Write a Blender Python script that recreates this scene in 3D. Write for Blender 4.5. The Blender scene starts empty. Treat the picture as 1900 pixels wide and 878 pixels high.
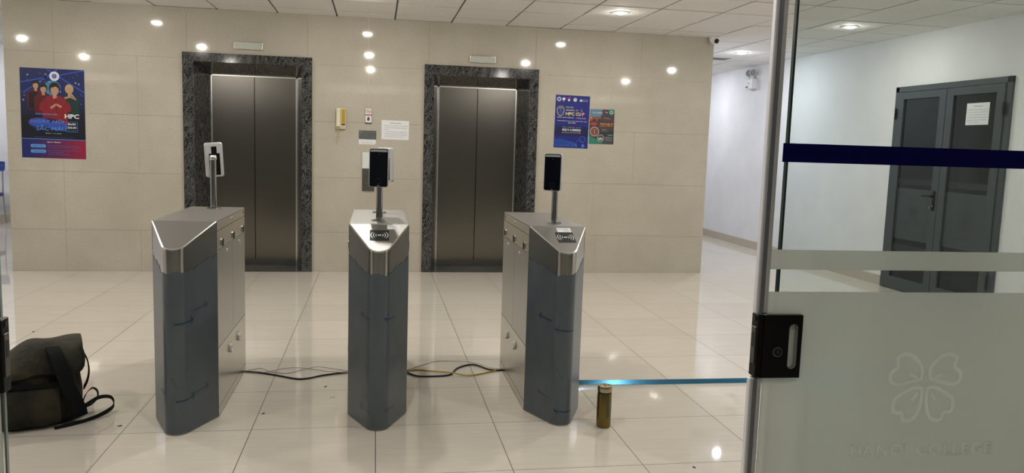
import bpy, bmesh, math, random
from mathutils import Vector, Matrix
random.seed(7)
SC = bpy.context.scene
COL = SC.collection
PI = math.pi

# ------------------------------------------------------------------ camera, world, exposure
cam_d = bpy.data.cameras.new('camera'); cam = bpy.data.objects.new('camera', cam_d); COL.objects.link(cam)
YAW, PITCH, ROLL = -0.17317, -0.11536, 0.03106
fw = Vector((-math.sin(YAW)*math.cos(PITCH), math.cos(YAW)*math.cos(PITCH), math.sin(PITCH)))
rt = Vector((math.cos(YAW), math.sin(YAW), 0)); up = rt.cross(fw)
r2 = rt*math.cos(ROLL) + up*math.sin(ROLL); u2 = -rt*math.sin(ROLL) + up*math.cos(ROLL)
cam.matrix_world = Matrix(((r2.x, u2.x, -fw.x, -0.18096), (r2.y, u2.y, -fw.y, -8.66689), (r2.z, u2.z, -fw.z, 1.42619), (0, 0, 0, 1)))
cam_d.sensor_width = 36; cam_d.lens = 1461.2575/1900*36; cam_d.clip_start = 0.05
SC.camera = cam
W = bpy.data.worlds.new('world'); SC.world = W; W.use_nodes = True
W.node_tree.nodes['Background'].inputs[0].default_value = (0.55, 0.6, 0.65, 1)
W.node_tree.nodes['Background'].inputs[1].default_value = 0.05
SC.view_settings.view_transform = 'Standard'; SC.view_settings.look = 'None'
SC.view_settings.gamma = 1; SC.view_settings.use_curve_mapping = False
SC.view_settings.exposure = 1.36
LAMP = 290.0            # radiance of the hall downlights
LAMP_COL = (1.0, 0.955, 0.87)
LAMP_CORR = 370.0       # corridor lights, cooler
LAMP_OUT = 80.0         # weaker lights of the vestibule behind the camera
H = 2.7147

# ------------------------------------------------------------------ materials
def mat(name, col, rough=0.5, metal=0.0, coat=0.0, spec=0.5, emis=None, aniso=0.0, trans=0.0, ior=None):
    m = bpy.data.materials.new(name); m.use_nodes = True
    b = m.node_tree.nodes['Principled BSDF']
    b.inputs['Base Color'].default_value = (*col, 1); b.inputs['Roughness'].default_value = rough
    b.inputs['Metallic'].default_value = metal; b.inputs['Coat Weight'].default_value = coat
    b.inputs['Coat Roughness'].default_value = 0.06
    b.inputs['Specular IOR Level'].default_value = spec; b.inputs['Anisotropic'].default_value = aniso
    b.inputs['Transmission Weight'].default_value = trans
    if ior: b.inputs['IOR'].default_value = ior
    if emis: b.inputs['Emission Color'].default_value = (*emis[:3], 1); b.inputs['Emission Strength'].default_value = emis[3]
    return m
def N(m, t): return m.node_tree.nodes.new(t)
def L(m, a, b): m.node_tree.links.new(a, b)
def bsdf(m): return m.node_tree.nodes['Principled BSDF']
def coords(m, scale=(1, 1, 1)):
    t = N(m, 'ShaderNodeTexCoord'); mp = N(m, 'ShaderNodeMapping'); mp.inputs['Scale'].default_value = scale
    L(m, t.outputs['Object'], mp.inputs[0]); return mp.outputs[0]
def noise(m, vec, scale, detail=4, rough=0.6, dist=0.0):
    n = N(m, 'ShaderNodeTexNoise'); n.inputs['Scale'].default_value = scale; n.inputs['Detail'].default_value = detail
    n.inputs['Roughness'].default_value = rough; n.inputs['Distortion'].default_value = dist; L(m, vec, n.inputs['Vector']); return n.outputs['Fac']
def ramp(m, fac, stops):
    r = N(m, 'ShaderNodeValToRGB'); e = r.color_ramp.elements
    e[0].position, e[0].color = stops[0][0], (*stops[0][1], 1); e[1].position, e[1].color = stops[-1][0], (*stops[-1][1], 1)
    for p, c in stops[1:-1]:
        k = e.new(p); k.color = (*c, 1)
    L(m, fac, r.inputs[0]); return r.outputs[0]
def math_(m, op, a, b=None):
    n = N(m, 'ShaderNodeMath'); n.operation = op
    for i, v in enumerate((a, b)):
        if v is None: continue
        if isinstance(v, (int, float)): n.inputs[i].default_value = v
        else: L(m, v, n.inputs[i])
    return n.outputs[0]
def mixc(m, fac, a, b):
    n = N(m, 'ShaderNodeMix'); n.data_type = 'RGBA'
    if isinstance(fac, float): n.inputs[0].default_value = fac
    else: L(m, fac, n.inputs[0])
    for i, v in ((6, a), (7, b)):
        if isinstance(v, tuple): n.inputs[i].default_value = (*v, 1)
        else: L(m, v, n.inputs[i])
    return n.outputs[2]
def bump(m, fac, strength, dist=0.01):
    b = N(m, 'ShaderNodeBump'); b.inputs['Strength'].default_value = strength; b.inputs['Distance'].default_value = dist
    L(m, fac, b.inputs['Height']); L(m, b.outputs[0], bsdf(m).inputs['Normal'])

M = {}
# beige marble-look wall tile
m = M['wall_tile'] = mat('beige_wall_tile', (.5, .45, .36), 0.055, coat=0.0, spec=0.5)
v = coords(m); a = noise(m, v, 1.7, 3); b_ = noise(m, v, 55, 6, 0.75)
c1 = ramp(m, a, [(0.3, (.455, .42, .35)), (0.7, (.53, .495, .42))])
c2 = ramp(m, b_, [(0.30, (.80, .80, .79)), (0.5, (1, 1, 1)), (0.75, (1.05, 1.05, 1.04))])
n = N(m, 'ShaderNodeMix'); n.data_type = 'RGBA'; n.blend_type = 'MULTIPLY'; n.inputs[0].default_value = 0.75
L(m, c1, n.inputs[6]); L(m, c2, n.inputs[7]); L(m, n.outputs[2], bsdf(m).inputs['Base Color'])
M['wall_joint'] = mat('wall_joint', (.72, .69, .60), 0.5)
# polished floor tile with thin dark joints
m = M['floor'] = mat('polished_floor_tile', (.6, .55, .47), 0.045, spec=0.6)
tc = N(m, 'ShaderNodeTexCoord'); sp = N(m, 'ShaderNodeSeparateXYZ'); L(m, tc.outputs['Object'], sp.inputs[0])
def joint(axis, off):
    s = math_(m, 'ADD', sp.outputs[axis], -off + 60.0); s = math_(m, 'DIVIDE', s, 0.6); s = math_(m, 'FRACT', s)
    s = math_(m, 'SUBTRACT', s, 0.5); s = math_(m, 'ABSOLUTE', s); return math_(m, 'GREATER_THAN', s, 0.5 - 0.0032), s
jx, _ = joint(0, -0.16906); jy, _ = joint(1, -4.78391)
J = math_(m, 'MAXIMUM', jx, jy)
fx = math_(m, 'FLOOR', math_(m, 'DIVIDE', math_(m, 'ADD', sp.outputs[0], 60.169), 0.6)); fy = math_(m, 'FLOOR', math_(m, 'DIVIDE', math_(m, 'ADD', sp.outputs[1], 64.784), 0.6))
cmb = N(m, 'ShaderNodeCombineXYZ'); L(m, fx, cmb.inputs[0]); L(m, fy, cmb.inputs[1])
wn = N(m, 'ShaderNodeTexWhiteNoise'); L(m, cmb.outputs[0], wn.inputs['Vector'])
mp = N(m, 'ShaderNodeMapping'); L(m, tc.outputs['Object'], mp.inputs[0]); mp.inputs['Scale'].default_value = (1.2, 9, 1)
st = noise(m, mp.outputs[0], 3.0, 5, 0.6)
tile = ramp(m, st, [(0.3, (.60, .555, .485)), (0.7, (.645, .60, .53))])
vv = math_(m, 'ADD', math_(m, 'MULTIPLY', wn.outputs['Value'], 0.06), 0.95)
hs = N(m, 'ShaderNodeHueSaturation'); L(m, tile, hs.inputs['Color']); L(m, vv, hs.inputs['Value'])
L(m, mixc(m, J, hs.outputs[0], (.10, .085, .07)), bsdf(m).inputs['Base Color'])
L(m, math_(m, 'ADD', math_(m, 'MULTIPLY', J, 0.5), 0.025), bsdf(m).inputs['Roughness'])
M['ceil_tile'] = m = mat('ceiling_tile', (.8, .79, .77), 0.85)
v = coords(m); L(m, ramp(m, noise(m, v, 90, 2), [(0.35, (.76, .75, .735)), (0.6, (.84, .83, .815))]), bsdf(m).inputs['Base Color'])
M['ceil_grid'] = mat('ceiling_grid', (.10, .095, .09), 0.7)  # grid bars, colour darkened to carry the shade in the tile gaps
M['plaster'] = m = mat('white_plaster', (.74, .745, .77), 0.65, spec=0.3)
v = coords(m); L(m, ramp(m, noise(m, v, 2.5, 3), [(0.3, (.71, .715, .74)), (0.7, (.77, .775, .80))]), bsdf(m).inputs['Base Color'])
M['out_wall'] = mat('vestibule_wall', (.42, .42, .40), 0.7)
M['skirt'] = mat('beige_skirting', (.48, .42, .34), 0.25)
# black veined marble
m = M['black_marble'] = mat('black_veined_marble', (.02, .02, .022), 0.09, spec=0.35)
v = coords(m, (1, 1, .55)); nz = noise(m, v, 5, 3, 0.6)
vm = N(m, 'ShaderNodeVectorMath'); vm.operation = 'MULTIPLY_ADD'; cz = N(m, 'ShaderNodeCombineXYZ'); L(m, nz, cz.inputs[0]); L(m, nz, cz.inputs[2])
L(m, cz.outputs[0], vm.inputs[0]); vm.inputs[1].default_value = (.9, .9, .9); L(m, v, vm.inputs[2])
f1 = noise(m, vm.outputs[0], 14, 7, 0.72, 2.2)
rd = math_(m, 'ABSOLUTE', math_(m, 'SUBTRACT', f1, 0.5))
L(m, ramp(m, rd, [(0.0, (.26, .25, .235)), (0.018, (.06, .06, .06)), (0.07, (.010, .011, .013)), (0.5, (.005, .006, .008))]), bsdf(m).inputs['Base Color'])
def brushed(name, col, rough, sc, amt=0.10, bstr=0.04):
    m = mat(name, col, rough, 1.0)
    v = coords(m, sc); nf = noise(m, v, 60, 3, 0.6)
    L(m, math_(m, 'ADD', math_(m, 'MULTIPLY', nf, amt*2), rough - amt), bsdf(m).inputs['Roughness'])
    bump(m, nf, bstr, 0.002); return m
M['door_steel'] = brushed('lift_door_steel', (.25, .233, .21), 0.20, (20, 20, .15), 0.05)
M['steel'] = brushed('brushed_steel', (.50, .485, .46), 0.24, (.3, 1.0, 14), 0.06)
M['steel_top'] = brushed('brushed_steel_lid', (.32, .315, .305), 0.45, (14, .4, 1), 0.06)
M['chrome'] = mat('polished_steel_tube', (.42, .41, .40), 0.16, 1.0)
M['rim'] = mat('bright_steel_rim', (.80, .79, .77), 0.22, 1.0)
M['door_film'] = brushed('film_covered_steel', (.42, .435, .44), 0.30, (1, 1, 12), 0.05)
m = M['film'] = mat('blue_grey_protective_film', (.062, .085, .105), 0.30, spec=0.5)
v = coords(m, (1, 1, .4)); nf = noise(m, v, 9, 4, 0.6)
L(m, ramp(m, nf, [(0.35, (.070, .086, .099)), (0.7, (.086, .103, .116))]), bsdf(m).inputs['Base Color']); bump(m, noise(m, v, 24, 3), 0.08, 0.004)
M['film_print'] = mat('film_print_blue', (.006, .035, .080), 0.4)
M['film_print_faint'] = mat('film_print_faint', (.042, .060, .085), 0.4)
M['seam'] = mat('dark_seam', (.02, .02, .02), 0.6)
M['black_plastic'] = mat('black_plastic', (.006, .006, .007), 0.35, spec=0.25)
M['screen'] = mat('black_screen_glass', (.003, .004, .007), 0.08, spec=0.4)
M['screen_top'] = mat('grey_sensor_strip', (.30, .31, .32), 0.25)
M['silver'] = mat('silver_plastic', (.56, .56, .57), 0.32, 0.35)
M['white_plastic'] = mat('white_plastic', (.74, .74, .75), 0.4)
M['sensor'] = mat('sensor_window', (.035, .035, .037), 0.18)
M['reader_black'] = mat('reader_black', (.022, .022, .024), 0.55, spec=0.2)
M['lock'] = mat('lock_chrome', (.85, .85, .84), 0.15, 1.0)
M['tissue'] = mat('white_tissue', (.72, .70, .66), 0.8)
M['paper'] = mat('white_paper', (.76, .77, .80), 0.7)
M['ink'] = mat('grey_ink', (.13, .13, .15), 0.7)
M['alu'] = mat('aluminium_profile', (.85, .85, .90), 0.40, 0.2)
M['alu_dark'] = mat('aluminium_profile_groove', (.30, .31, .36), 0.4, 0.6)
M['anth'] = m = mat('anthracite_aluminium', (.050, .062, .070), 0.38, 0.1)
M['anth_glass'] = mat('dark_door_glass', (.010, .013, .015), 0.09, spec=0.25)
M['anth_band'] = mat('door_glass_dark_band', (.014, .018, .021), 0.5)
M['anth_frost'] = mat('door_glass_frosted', (.040, .050, .055), 0.40)
M['navy'] = mat('navy_vinyl', (.002, .004, .11), 0.6, spec=0.1)
M['blue_cloth'] = mat('blue_chair_plastic', (.01, .04, .22), 0.5)
m = M['glass'] = mat('clear_glass', (1, 1, 1), 0.0)
def set_glass(m, tint, extra=None):
    nt = m.node_tree; out = nt.nodes['Material Output']
    tr = N(m, 'ShaderNodeBsdfTransparent'); tr.inputs[0].default_value = (*tint, 1)
    gl = N(m, 'ShaderNodeBsdfGlossy'); gl.inputs['Roughness'].default_value = 0.01; gl.inputs[0].default_value = (1, 1, 1, 1)
    fr = N(m, 'ShaderNodeFresnel'); fr.inputs[0].default_value = 1.35
    mx = N(m, 'ShaderNodeMixShader'); L(m, fr.outputs[0], mx.inputs[0]); L(m, tr.outputs[0], mx.inputs[1]); L(m, gl.outputs[0], mx.inputs[2])
    L(m, mx.outputs[0], out.inputs['Surface'])
set_glass(m, (.965, .98, .972))
m = M['glass_fixed'] = mat('tinted_fixed_glass', (1, 1, 1), 0.0); set_glass(m, (.905, .935, .925))
M['glass_edge'] = mat('dark_glass_edge', (.012, .030, .028), 0.2)
M['glass_edge_light'] = mat('pale_glass_edge', (.22, .27, .26), 0.2)
def frost(name, col, thru, back=0.86):
    m = mat(name, col, 0.5); out = m.node_tree.nodes['Material Output']
    d = N(m, 'ShaderNodeBsdfDiffuse'); t = N(m, 'ShaderNodeBsdfTranslucent'); d.inputs[0].default_value = (*col, 1); t.inputs[0].default_value = (*col, 1)
    a = N(m, 'ShaderNodeMixShader'); a.inputs[0].default_value = back; L(m, d.outputs[0], a.inputs[1]); L(m, t.outputs[0], a.inputs[2])
    r = N(m, 'ShaderNodeBsdfRefraction'); r.inputs['IOR'].default_value = 1.15; r.inputs['Roughness'].default_value = 0.27; r.inputs[0].default_value = (.9, .93, .9, 1)
    b = N(m, 'ShaderNodeMixShader'); b.inputs[0].default_value = thru; L(m, a.outputs[0], b.inputs[1]); L(m, r.outputs[0], b.inputs[2])
    L(m, b.outputs[0], out.inputs['Surface']); return m
M['frost'] = frost('frosted_film', (.90, .905, .88), 0.30)
M['frost_light'] = frost('frosted_film_residue', (.96, .965, .94), 0.17, 0.92)
m = M['canvas'] = mat('olive_black_canvas', (.022, .022, .015), 0.75, spec=0.25)
v = coords(m); L(m, ramp(m, noise(m, v, 6, 4), [(0.38, (.009, .010, .008)), (0.62, (.034, .030, .017))]), bsdf(m).inputs['Base Color']); bump(m, noise(m, v, 14, 5), 0.5, 0.02)
M['webbing'] = m = mat('black_webbing', (.006, .007, .007), 0.8, spec=0.15)
M['gold'] = m = mat('bronze_gold_metal', (.20, .145, .045), 0.28, 0.9)
M['gold_cap'] = mat('brushed_gold_cap', (.42, .36, .24), 0.25, 1.0)
M['black_band'] = mat('black_band', (.01, .01, .01), 0.3)
M['label_grey'] = mat('dark_label', (.06, .065, .06), 0.5)
M['tape'] = mat('glossy_blue_strap', (.02, .16, .30), 0.16, 0.55, coat=0.6)
M['cable_black'] = mat('black_cable', (.012, .010, .016), 0.45)
M['cable_grey'] = mat('grey_wire', (.28, .26, .25), 0.5)
M['cable_yellow'] = mat('yellow_cable', (.50, .36, .05), 0.45)
M['leaf'] = mat('brown_leaf', (.10, .035, .02), 0.7)
M['crumb'] = mat('dark_crumb', (.03, .028, .025), 0.8)
M['lamp'] = mat('lamp_lens', (1, 1, 1), 0.5, emis=(*LAMP_COL, LAMP))
M['lamp_corr'] = mat('corridor_lamp_lens', (1, 1, 1), 0.5, emis=(0.93, 0.95, 1.0, LAMP_CORR))
M['lamp_out'] = mat('vestibule_lamp_lens', (1, 1, 1), 0.5, emis=(*LAMP_COL, LAMP_OUT))
M['vent'] = mat('vent_grey', (.42, .42, .42), 0.5); M['vent_slot'] = mat('vent_slot_grey', (.22, .22, .22), 0.6)
M['cream'] = mat('cream_plastic', (.60, .52, .32), 0.4)
M['cream_handset'] = mat('cream_handset', (.70, .66, .50), 0.4)
M['yellow_label'] = mat('yellow_label', (.52, .35, .04), 0.5)
M['indicator'] = mat('pale_green_display_plate', (.50, .53, .48), 0.35)
M['dark_display'] = mat('steel_push_plate', (.20, .19, .175), 0.3, 0.9)
M['pale_display'] = mat('pale_display', (.68, .74, .70), 0.3)
def flat(name, c, r=0.35): 
    if name not in M: M[name] = mat(name, c, r)
    return name

SOFT = ('bag_body', 'lid_cloth', 'front_pocket', 'lid_side')
# ------------------------------------------------------------------ mesh builder
class MB:
    def __init__(s): s.v = []; s.f = []; s.mi = []; s.ms = []; s.sm = []
    def _m(s, k):
        if k not in s.ms: s.ms.append(k)
        return s.ms.index(k)
    def add(s, vs, fs, k, smooth=False):
        o = len(s.v); s.v += [Vector(p) for p in vs]; i = s._m(k)
        for f in fs: s.f.append([o + a for a in f]); s.mi.append(i); s.sm.append(smooth)
        return s
    def bm(s, bm, k, smooth=False):
        bm.verts.index_update(); s.add([p.co.copy() for p in bm.verts], [[p.index for p in f.verts] for f in bm.faces], k, smooth); bm.free(); return s
    def box(s, a, b, k, bev=0.0, seg=2):
        bm = bmesh.new(); bmesh.ops.create_cube(bm, size=1)
        for p in bm.verts: p.co = Vector([a[i] + (p.co[i] + .5)*(b[i] - a[i]) for i in range(3)])
        if bev: bmesh.ops.bevel(bm, geom=bm.edges[:], offset=bev, segments=seg, profile=0.5, affect='EDGES')
        return s.bm(bm, k, False)
    def prism(s, poly, lo, hi, k, axis='z', smooth=False):
        # poly: 2D points; axis: extrusion axis. x-z polygons extrude along y, etc.
        def P(p, t): return {'z': (p[0], p[1], t), 'y': (p[0], t, p[1]), 'x': (t, p[0], p[1])}[axis]
        n = len(poly); vs = [P(p, lo) for p in poly] + [P(p, hi) for p in poly]
        fs = [[i, (i + 1) % n, n + (i + 1) % n, n + i] for i in range(n)]
        s.add(vs, fs, k, smooth); o = len(s.v) - 2*n; i = s._m(k)
        s.f.append(list(range(o + n - 1, o - 1, -1))); s.mi.append(i); s.sm.append(False)
        s.f.append(list(range(o + n, o + 2*n))); s.mi.append(i); s.sm.append(False)
        return s
    def lathe(s, prof, c, k, seg=32, axis='z'):
        vs = []; fs = []
        for r, z in prof:
            for j in range(seg):
                a = 2*PI*j/seg; p = (r*math.cos(a), r*math.sin(a), z)
                if axis == 'y': p = (p[0], p[2], p[1])
                if axis == 'x': p = (p[2], p[0], p[1])
                vs.append((c[0] + p[0], c[1] + p[1], c[2] + p[2]))
        for i in range(len(prof) - 1):
            for j in range(seg):
                fs.append([i*seg + j, i*seg + (j + 1) % seg, (i + 1)*seg + (j + 1) % seg, (i + 1)*seg + j])
        return s.add(vs, fs, k, True)
    def cyl(s, c, r, h, k, seg=28, axis='z', e=0.0):
        e = e or min(r, h)*0.06
        return s.lathe([(0.0001, 0), (r - e, 0), (r, e), (r, h - e), (r - e, h), (0.0001, h)], c, k, seg, axis)
    def tube(s, pts, r, k, seg=10, closed=False, flatz=1.0):
        pts = [Vector(p) for p in pts]; n = len(pts); vs = []; fs = []; prev = None
        for i, p in enumerate(pts):
            t = (pts[min(i + 1, n - 1)] - pts[max(i - 1, 0)]).normalized()
            ref = Vector((0, 0, 1)) if abs(t.z) < 0.95 else Vector((1, 0, 0))
            if prev is not None: ref = prev
            a = (ref - t*ref.dot(t)).normalized(); b = t.cross(a); prev = a
            for j in range(seg):
                q = 2*PI*j/seg; vs.append(p + a*math.cos(q)*r*flatz + b*math.sin(q)*r)
        for i in range(n - 1):
            for j in range(seg): fs.append([i*seg + j, i*seg + (j + 1) % seg, (i + 1)*seg + (j + 1) % seg, (i + 1)*seg + j])
        fs.append(list(range(seg - 1, -1, -1))); fs.append([(n - 1)*seg + j for j in range(seg)])
        return s.add(vs, fs, k, True)
    def ribbon(s, pts, width, t, k, wdir=(0, 1, 0)):
        # a strap: path pts, flat across wdir (or list of dirs), thickness t
        pts = [Vector(p) for p in pts]; n = len(pts); vs = []; fs = []
        for i, p in enumerate(pts):
            tg = (pts[min(i + 1, n - 1)] - pts[max(i - 1, 0)]).normalized()
            w = Vector(wdir[i] if isinstance(wdir, list) else wdir); w = (w - tg*w.dot(tg)).normalized(); nn = tg.cross(w)
            for a, b in ((-1, -1), (1, -1), (1, 1), (-1, 1)): vs.append(p + w*a*width/2 + nn*b*t/2)
        for i in range(n - 1):
            for j in range(4): fs.append([i*4 + j, i*4 + (j + 1) % 4, (i + 1)*4 + (j + 1) % 4, (i + 1)*4 + j])
        fs.append([3, 2, 1, 0]); fs.append([(n - 1)*4 + j for j in range(4)])
        return s.add(vs, fs, k, True)
    def xf(s, mt, start=0):
        for i in range(start, len(s.v)): s.v[i] = mt @ s.v[i]
        return s
    def build(s, name, parent=None, loc=(0, 0, 0), rot=(0, 0, 0)):
        me = bpy.data.meshes.new(name); me.from_pydata([tuple(p) for p in s.v], [], s.f)
        for k in s.ms: me.materials.append(M[k])
        me.polygons.foreach_set('material_index', s.mi); me.polygons.foreach_set('use_smooth', s.sm)
        if name not in SOFT and any(s.sm): me.set_sharp_from_angle(angle=math.radians(38))
        bm = bmesh.new(); bm.from_mesh(me); bmesh.ops.recalc_face_normals(bm, faces=bm.faces[:]); bm.to_mesh(me); bm.free(); me.update()
        o = bpy.data.objects.new(name, me); COL.objects.link(o); o.location = loc; o.rotation_euler = rot
        if parent: o.parent = parent
        return o
def smooth_path(pts, n=6):
    pts = [Vector(p) for p in pts]; out = []
    for i in range(len(pts) - 1):
        p0 = pts[max(i - 1, 0)]; p1 = pts[i]; p2 = pts[i + 1]; p3 = pts[min(i + 2, len(pts) - 1)]
        for j in range(n):
            t = j/n; out.append(0.5*((2*p1) + (p2 - p0)*t + (2*p0 - 5*p1 + 4*p2 - p3)*t*t + (3*p1 - p0 - 3*p2 + p3)*t**3))
    return out + [pts[-1]]
def tag(o, label=None, cat=None, group=None, kind=None):
    if label: o['label'] = label
    if cat: o['category'] = cat
    if group: o['group'] = group
    if kind: o['kind'] = kind
    return o
def empty(name, loc, label, cat, group=None, rz=0):
    o = bpy.data.objects.new(name, None); COL.objects.link(o); o.location = loc; o.rotation_euler = (0, 0, rz); o.empty_display_size = .1
    return tag(o, label, cat, group)
def struct(o): o['kind'] = 'structure'; return o
def copy_tree(o, parent=None):
    c = o.copy(); COL.objects.link(c)
    if parent: c.parent = parent
    for ch in [x for x in list(bpy.data.objects) if x.parent == o and x is not c]: copy_tree(ch, c)
    return c
_tc = {}
def text_mesh(txt, shear=0.0, bold=0.0):
    key = (txt, shear, bold)
    if key not in _tc:
        cu = bpy.data.curves.new('t', 'FONT'); cu.body = txt; cu.size = 1; cu.resolution_u = 2; cu.shear = shear; cu.offset = bold
        ob = bpy.data.objects.new('t', cu); me = bpy.data.meshes.new_from_object(ob)
        _tc[key] = ([v.co.copy() for v in me.vertices], [list(p.vertices) for p in me.polygons])
        bpy.data.objects.remove(ob); bpy.data.curves.remove(cu); bpy.data.meshes.remove(me)
    return _tc[key]
def put_text(mb, txt, u, v, w, h, k, d, shear=0.0, bold=0.0, align='c'):
    """flat lettering on a sheet in the x-z plane facing -y; u,v = centre (or left) of the line box, w x h its size"""
    vs, fs = text_mesh(txt, shear, bold)
    if not vs: return
    x0 = min(p.x for p in vs); x1 = max(p.x for p in vs); y0 = min(p.y for p in vs); y1 = max(p.y for p in vs)
    sx = w/(x1 - x0); sy = h/(y1 - y0); ox = u - (w/2 if align == 'c' else 0)
    # overlapping strokes and accents lie in separate layers a hair apart
    par = list(range(len(vs)))
    def find(i):
        while par[i] != i: par[i] = par[par[i]]; i = par[i]
        return i
    for f in fs:
        for q in f[1:]: par[find(q)] = find(f[0])
    ids = {}
    for i in range(len(vs)): ids.setdefault(find(i), len(ids))
    mb.add([(ox + (p.x - x0)*sx, -d - (ids[find(i)] % 4)*3e-5, v - h/2 + (p.y - y0)*sy) for i, p in enumerate(vs)], fs, k)
def poly(mb, pts, k, d): mb.add([(p[0], -d, p[1]) for p in pts], [list(range(len(pts)))], k)
def rect(mb, x0, z0, x1, z1, k, d): poly(mb, [(x0, z0), (x1, z0), (x1, z1), (x0, z1)], k, d)
def disc(mb, x, z, r, k, d, rz=None, n=24): poly(mb, [(x + r*math.cos(2*PI*i/n), z + (rz or r)*math.sin(2*PI*i/n)) for i in range(n)], k, d)
def ring(mb, x, z, r, w, k, d, n=28):
    vs = []; 
    for i in range(n):
        a = 2*PI*i/n
        vs += [(x + r*math.cos(a), -d, z + r*math.sin(a)), (x + (r - w)*math.cos(a), -d, z + (r - w)*math.sin(a))]
    mb.add(vs, [[2*i, 2*i + 1, (2*i + 3) % (2*n), (2*i + 2) % (2*n)] for i in range(n)], k)
def stroke(mb, pts, w, k, d, closed=False):
    n = len(pts); vs = []
    for i in range(n):
        a = pts[(i - 1) % n] if (closed or i) else pts[i]; b = pts[(i + 1) % n] if (closed or i < n - 1) else pts[i]
        t = Vector((b[0] - a[0], b[1] - a[1])).normalized(); q = Vector((-t.y, t.x))*w/2
        vs += [(pts[i][0] + q.x, -d, pts[i][1] + q.y), (pts[i][0] - q.x, -d, pts[i][1] - q.y)]
    r = range(n if closed else n - 1)
    mb.add(vs, [[2*i, 2*i + 1, (2*i + 3) % (2*n), (2*i + 2) % (2*n)] for i in r], k)

# ------------------------------------------------------------------ the shell
XL, XR, YB, YF = -7.5, 5.3945, 4.72, -12.5
b = MB(); b.box((XL - .1, YF - .1, -.1), (XR + .1, YB + .1, 0), 'floor'); struct(b.build('floor'))
b = MB(); b.box((XL - .1, YF - .1, H + .012), (XR + .1, YB + .1, H + .1), 'ceil_grid')
gx0, gy0 = -1.7986, -0.3453
ix0 = math.floor((XL - gx0)/.6); ix1 = math.ceil((XR - gx0)/.6); iy0 = math.floor((YF - gy0)/.6); iy1 = math.ceil((YB - gy0)/.6)
for i in range(ix0, ix1):
    for j in range(iy0, iy1):
        x0 = max(gx0 + .6*i + .0085, XL); x1 = min(gx0 + .6*i + .5915, XR); y0 = max(gy0 + .6*j + .0085, YF); y1 = min(gy0 + .6*j + .5915, YB)
        if x1 - x0 < .02 or y1 - y0 < .02: continue
        dz = random.choice((0, 0, 0, .0015, .003)); b.box((x0, y0, H + dz), (x1, y1, H + .013), 'ceil_tile')
struct(b.build('ceiling'))
b = MB(); b.box((XR, YF, 0), (XR + .1, YB, H + .1), 'plaster'); struct(b.build('wall_right'))
b = MB(); b.box((XL - .1, YF, 0), (XL, YB, H + .1), 'plaster'); struct(b.build('wall_left'))
b = MB(); b.box((XL, YB, 0), (XR, YB + .1, H + .1), 'plaster'); struct(b.build('wall_far'))
b = MB(); b.box((XL, YF - .1, 0), (XR, YF, H + .1), 'out_wall'); struct(b.build('wall_rear'))
def skirting(name, a, c):
    b = MB(); n = max(1, round(max(abs(c[0] - a[0]), abs(c[1] - a[1]))/.6))
    for i in range(n):
        p0 = [a[k] + (c[k] - a[k])*i/n for k in range(2)]; p1 = [a[k] + (c[k] - a[k])*(i + 1)/n for k in range(2)]
        if abs(c[0] - a[0]) > .1: b.box((p0[0] + .001, a[1] - .012, 0), (p1[0] - .001, a[1], .11), 'skirt', .002, 1)
        else: b.box((a[0] - .012, p0[1] + .001, 0), (a[0], p1[1] - .001, .11), 'skirt', .002, 1)
    return struct(b.build(name))
skirting('baseboard_right', (XR, -.80), (XR, YB)); skirting('baseboard_right_near', (XR, YF), (XR, -2.46)); skirting('baseboard_far', (XL, YB), (XR - .02, YB))

# lift core: tiled front wall with two openings, solid sides
WX0, WX1, WY1 = -3.815, 3.605, 2.2
D1 = (-2.036, -.958, 2.182); D2 = (.428, 1.481, 2.155)
b = MB()
def wallseg(x0, x1, z0, z1): b.box((x0, .004, z0), (x1, .12, z1), 'wall_joint')
wallseg(WX0 + .002, D1[0], 0, H); wallseg(D1[1], D2[0], 0, H); wallseg(D2[1], WX1 - .002, 0, H); wallseg(D1[0], D1[1], D1[2], H); wallseg(D2[0], D2[1], D2[2], H)
zs = [0, .43, 1.022, 1.614, 2.208, H]
xs_rows = [[-3.30, -2.58, -.90, -.27, .37, 1.542, 2.30], [-3.30, -.27, 2.25], [-3.30, -2.58, -.27, 2.71], [-3.36, -2.58, -.27, 2.41], [-3.36, -2.102, -.902, -.272, .369, 1.542, 2.75]]
g = .0013
for r in range(5):
    for lo, hi, blocks in ((WX0, WX1, None),):
        cuts = [WX0] + xs_rows[r] + [WX1]
        for i in range(len(cuts) - 1):
            a_, c_ = cuts[i] + g, cuts[i + 1] - g
            # cut the tile around the two openings
            pieces = [(a_, c_, zs[r] + g, zs[r + 1] - g)]
            for dx0, dx1, dz in (D1, D2):
                new = []
                for (p, q_, z0, z1) in pieces:
                    if q_ <= dx0 or p >= dx1 or z0 >= dz: new.append((p, q_, z0, z1)); continue
                    if p < dx0: new.append((p, dx0, z0, z1))
                    if q_ > dx1: new.append((dx1, q_, z0, z1))
                    if z1 > dz: new.append((max(p, dx0), min(q_, dx1), dz, z1))
                pieces = new
            for (p, q_, z0, z1) in pieces: b.box((p, 0, z0), (q_, .012, z1), 'wall_tile')
struct(b.build('wall_front'))
b = MB(); b.box((WX0, .012, 0), (WX0 + .012, WY1, H), 'wall_tile'); b.box((WX1 - .012, .012, 0), (WX1, WY1, H), 'plaster'); b.box((WX0, WY1 - .05, 0), (WX1, WY1, H), 'plaster')
struct(b.build('wall_core'))

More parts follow.
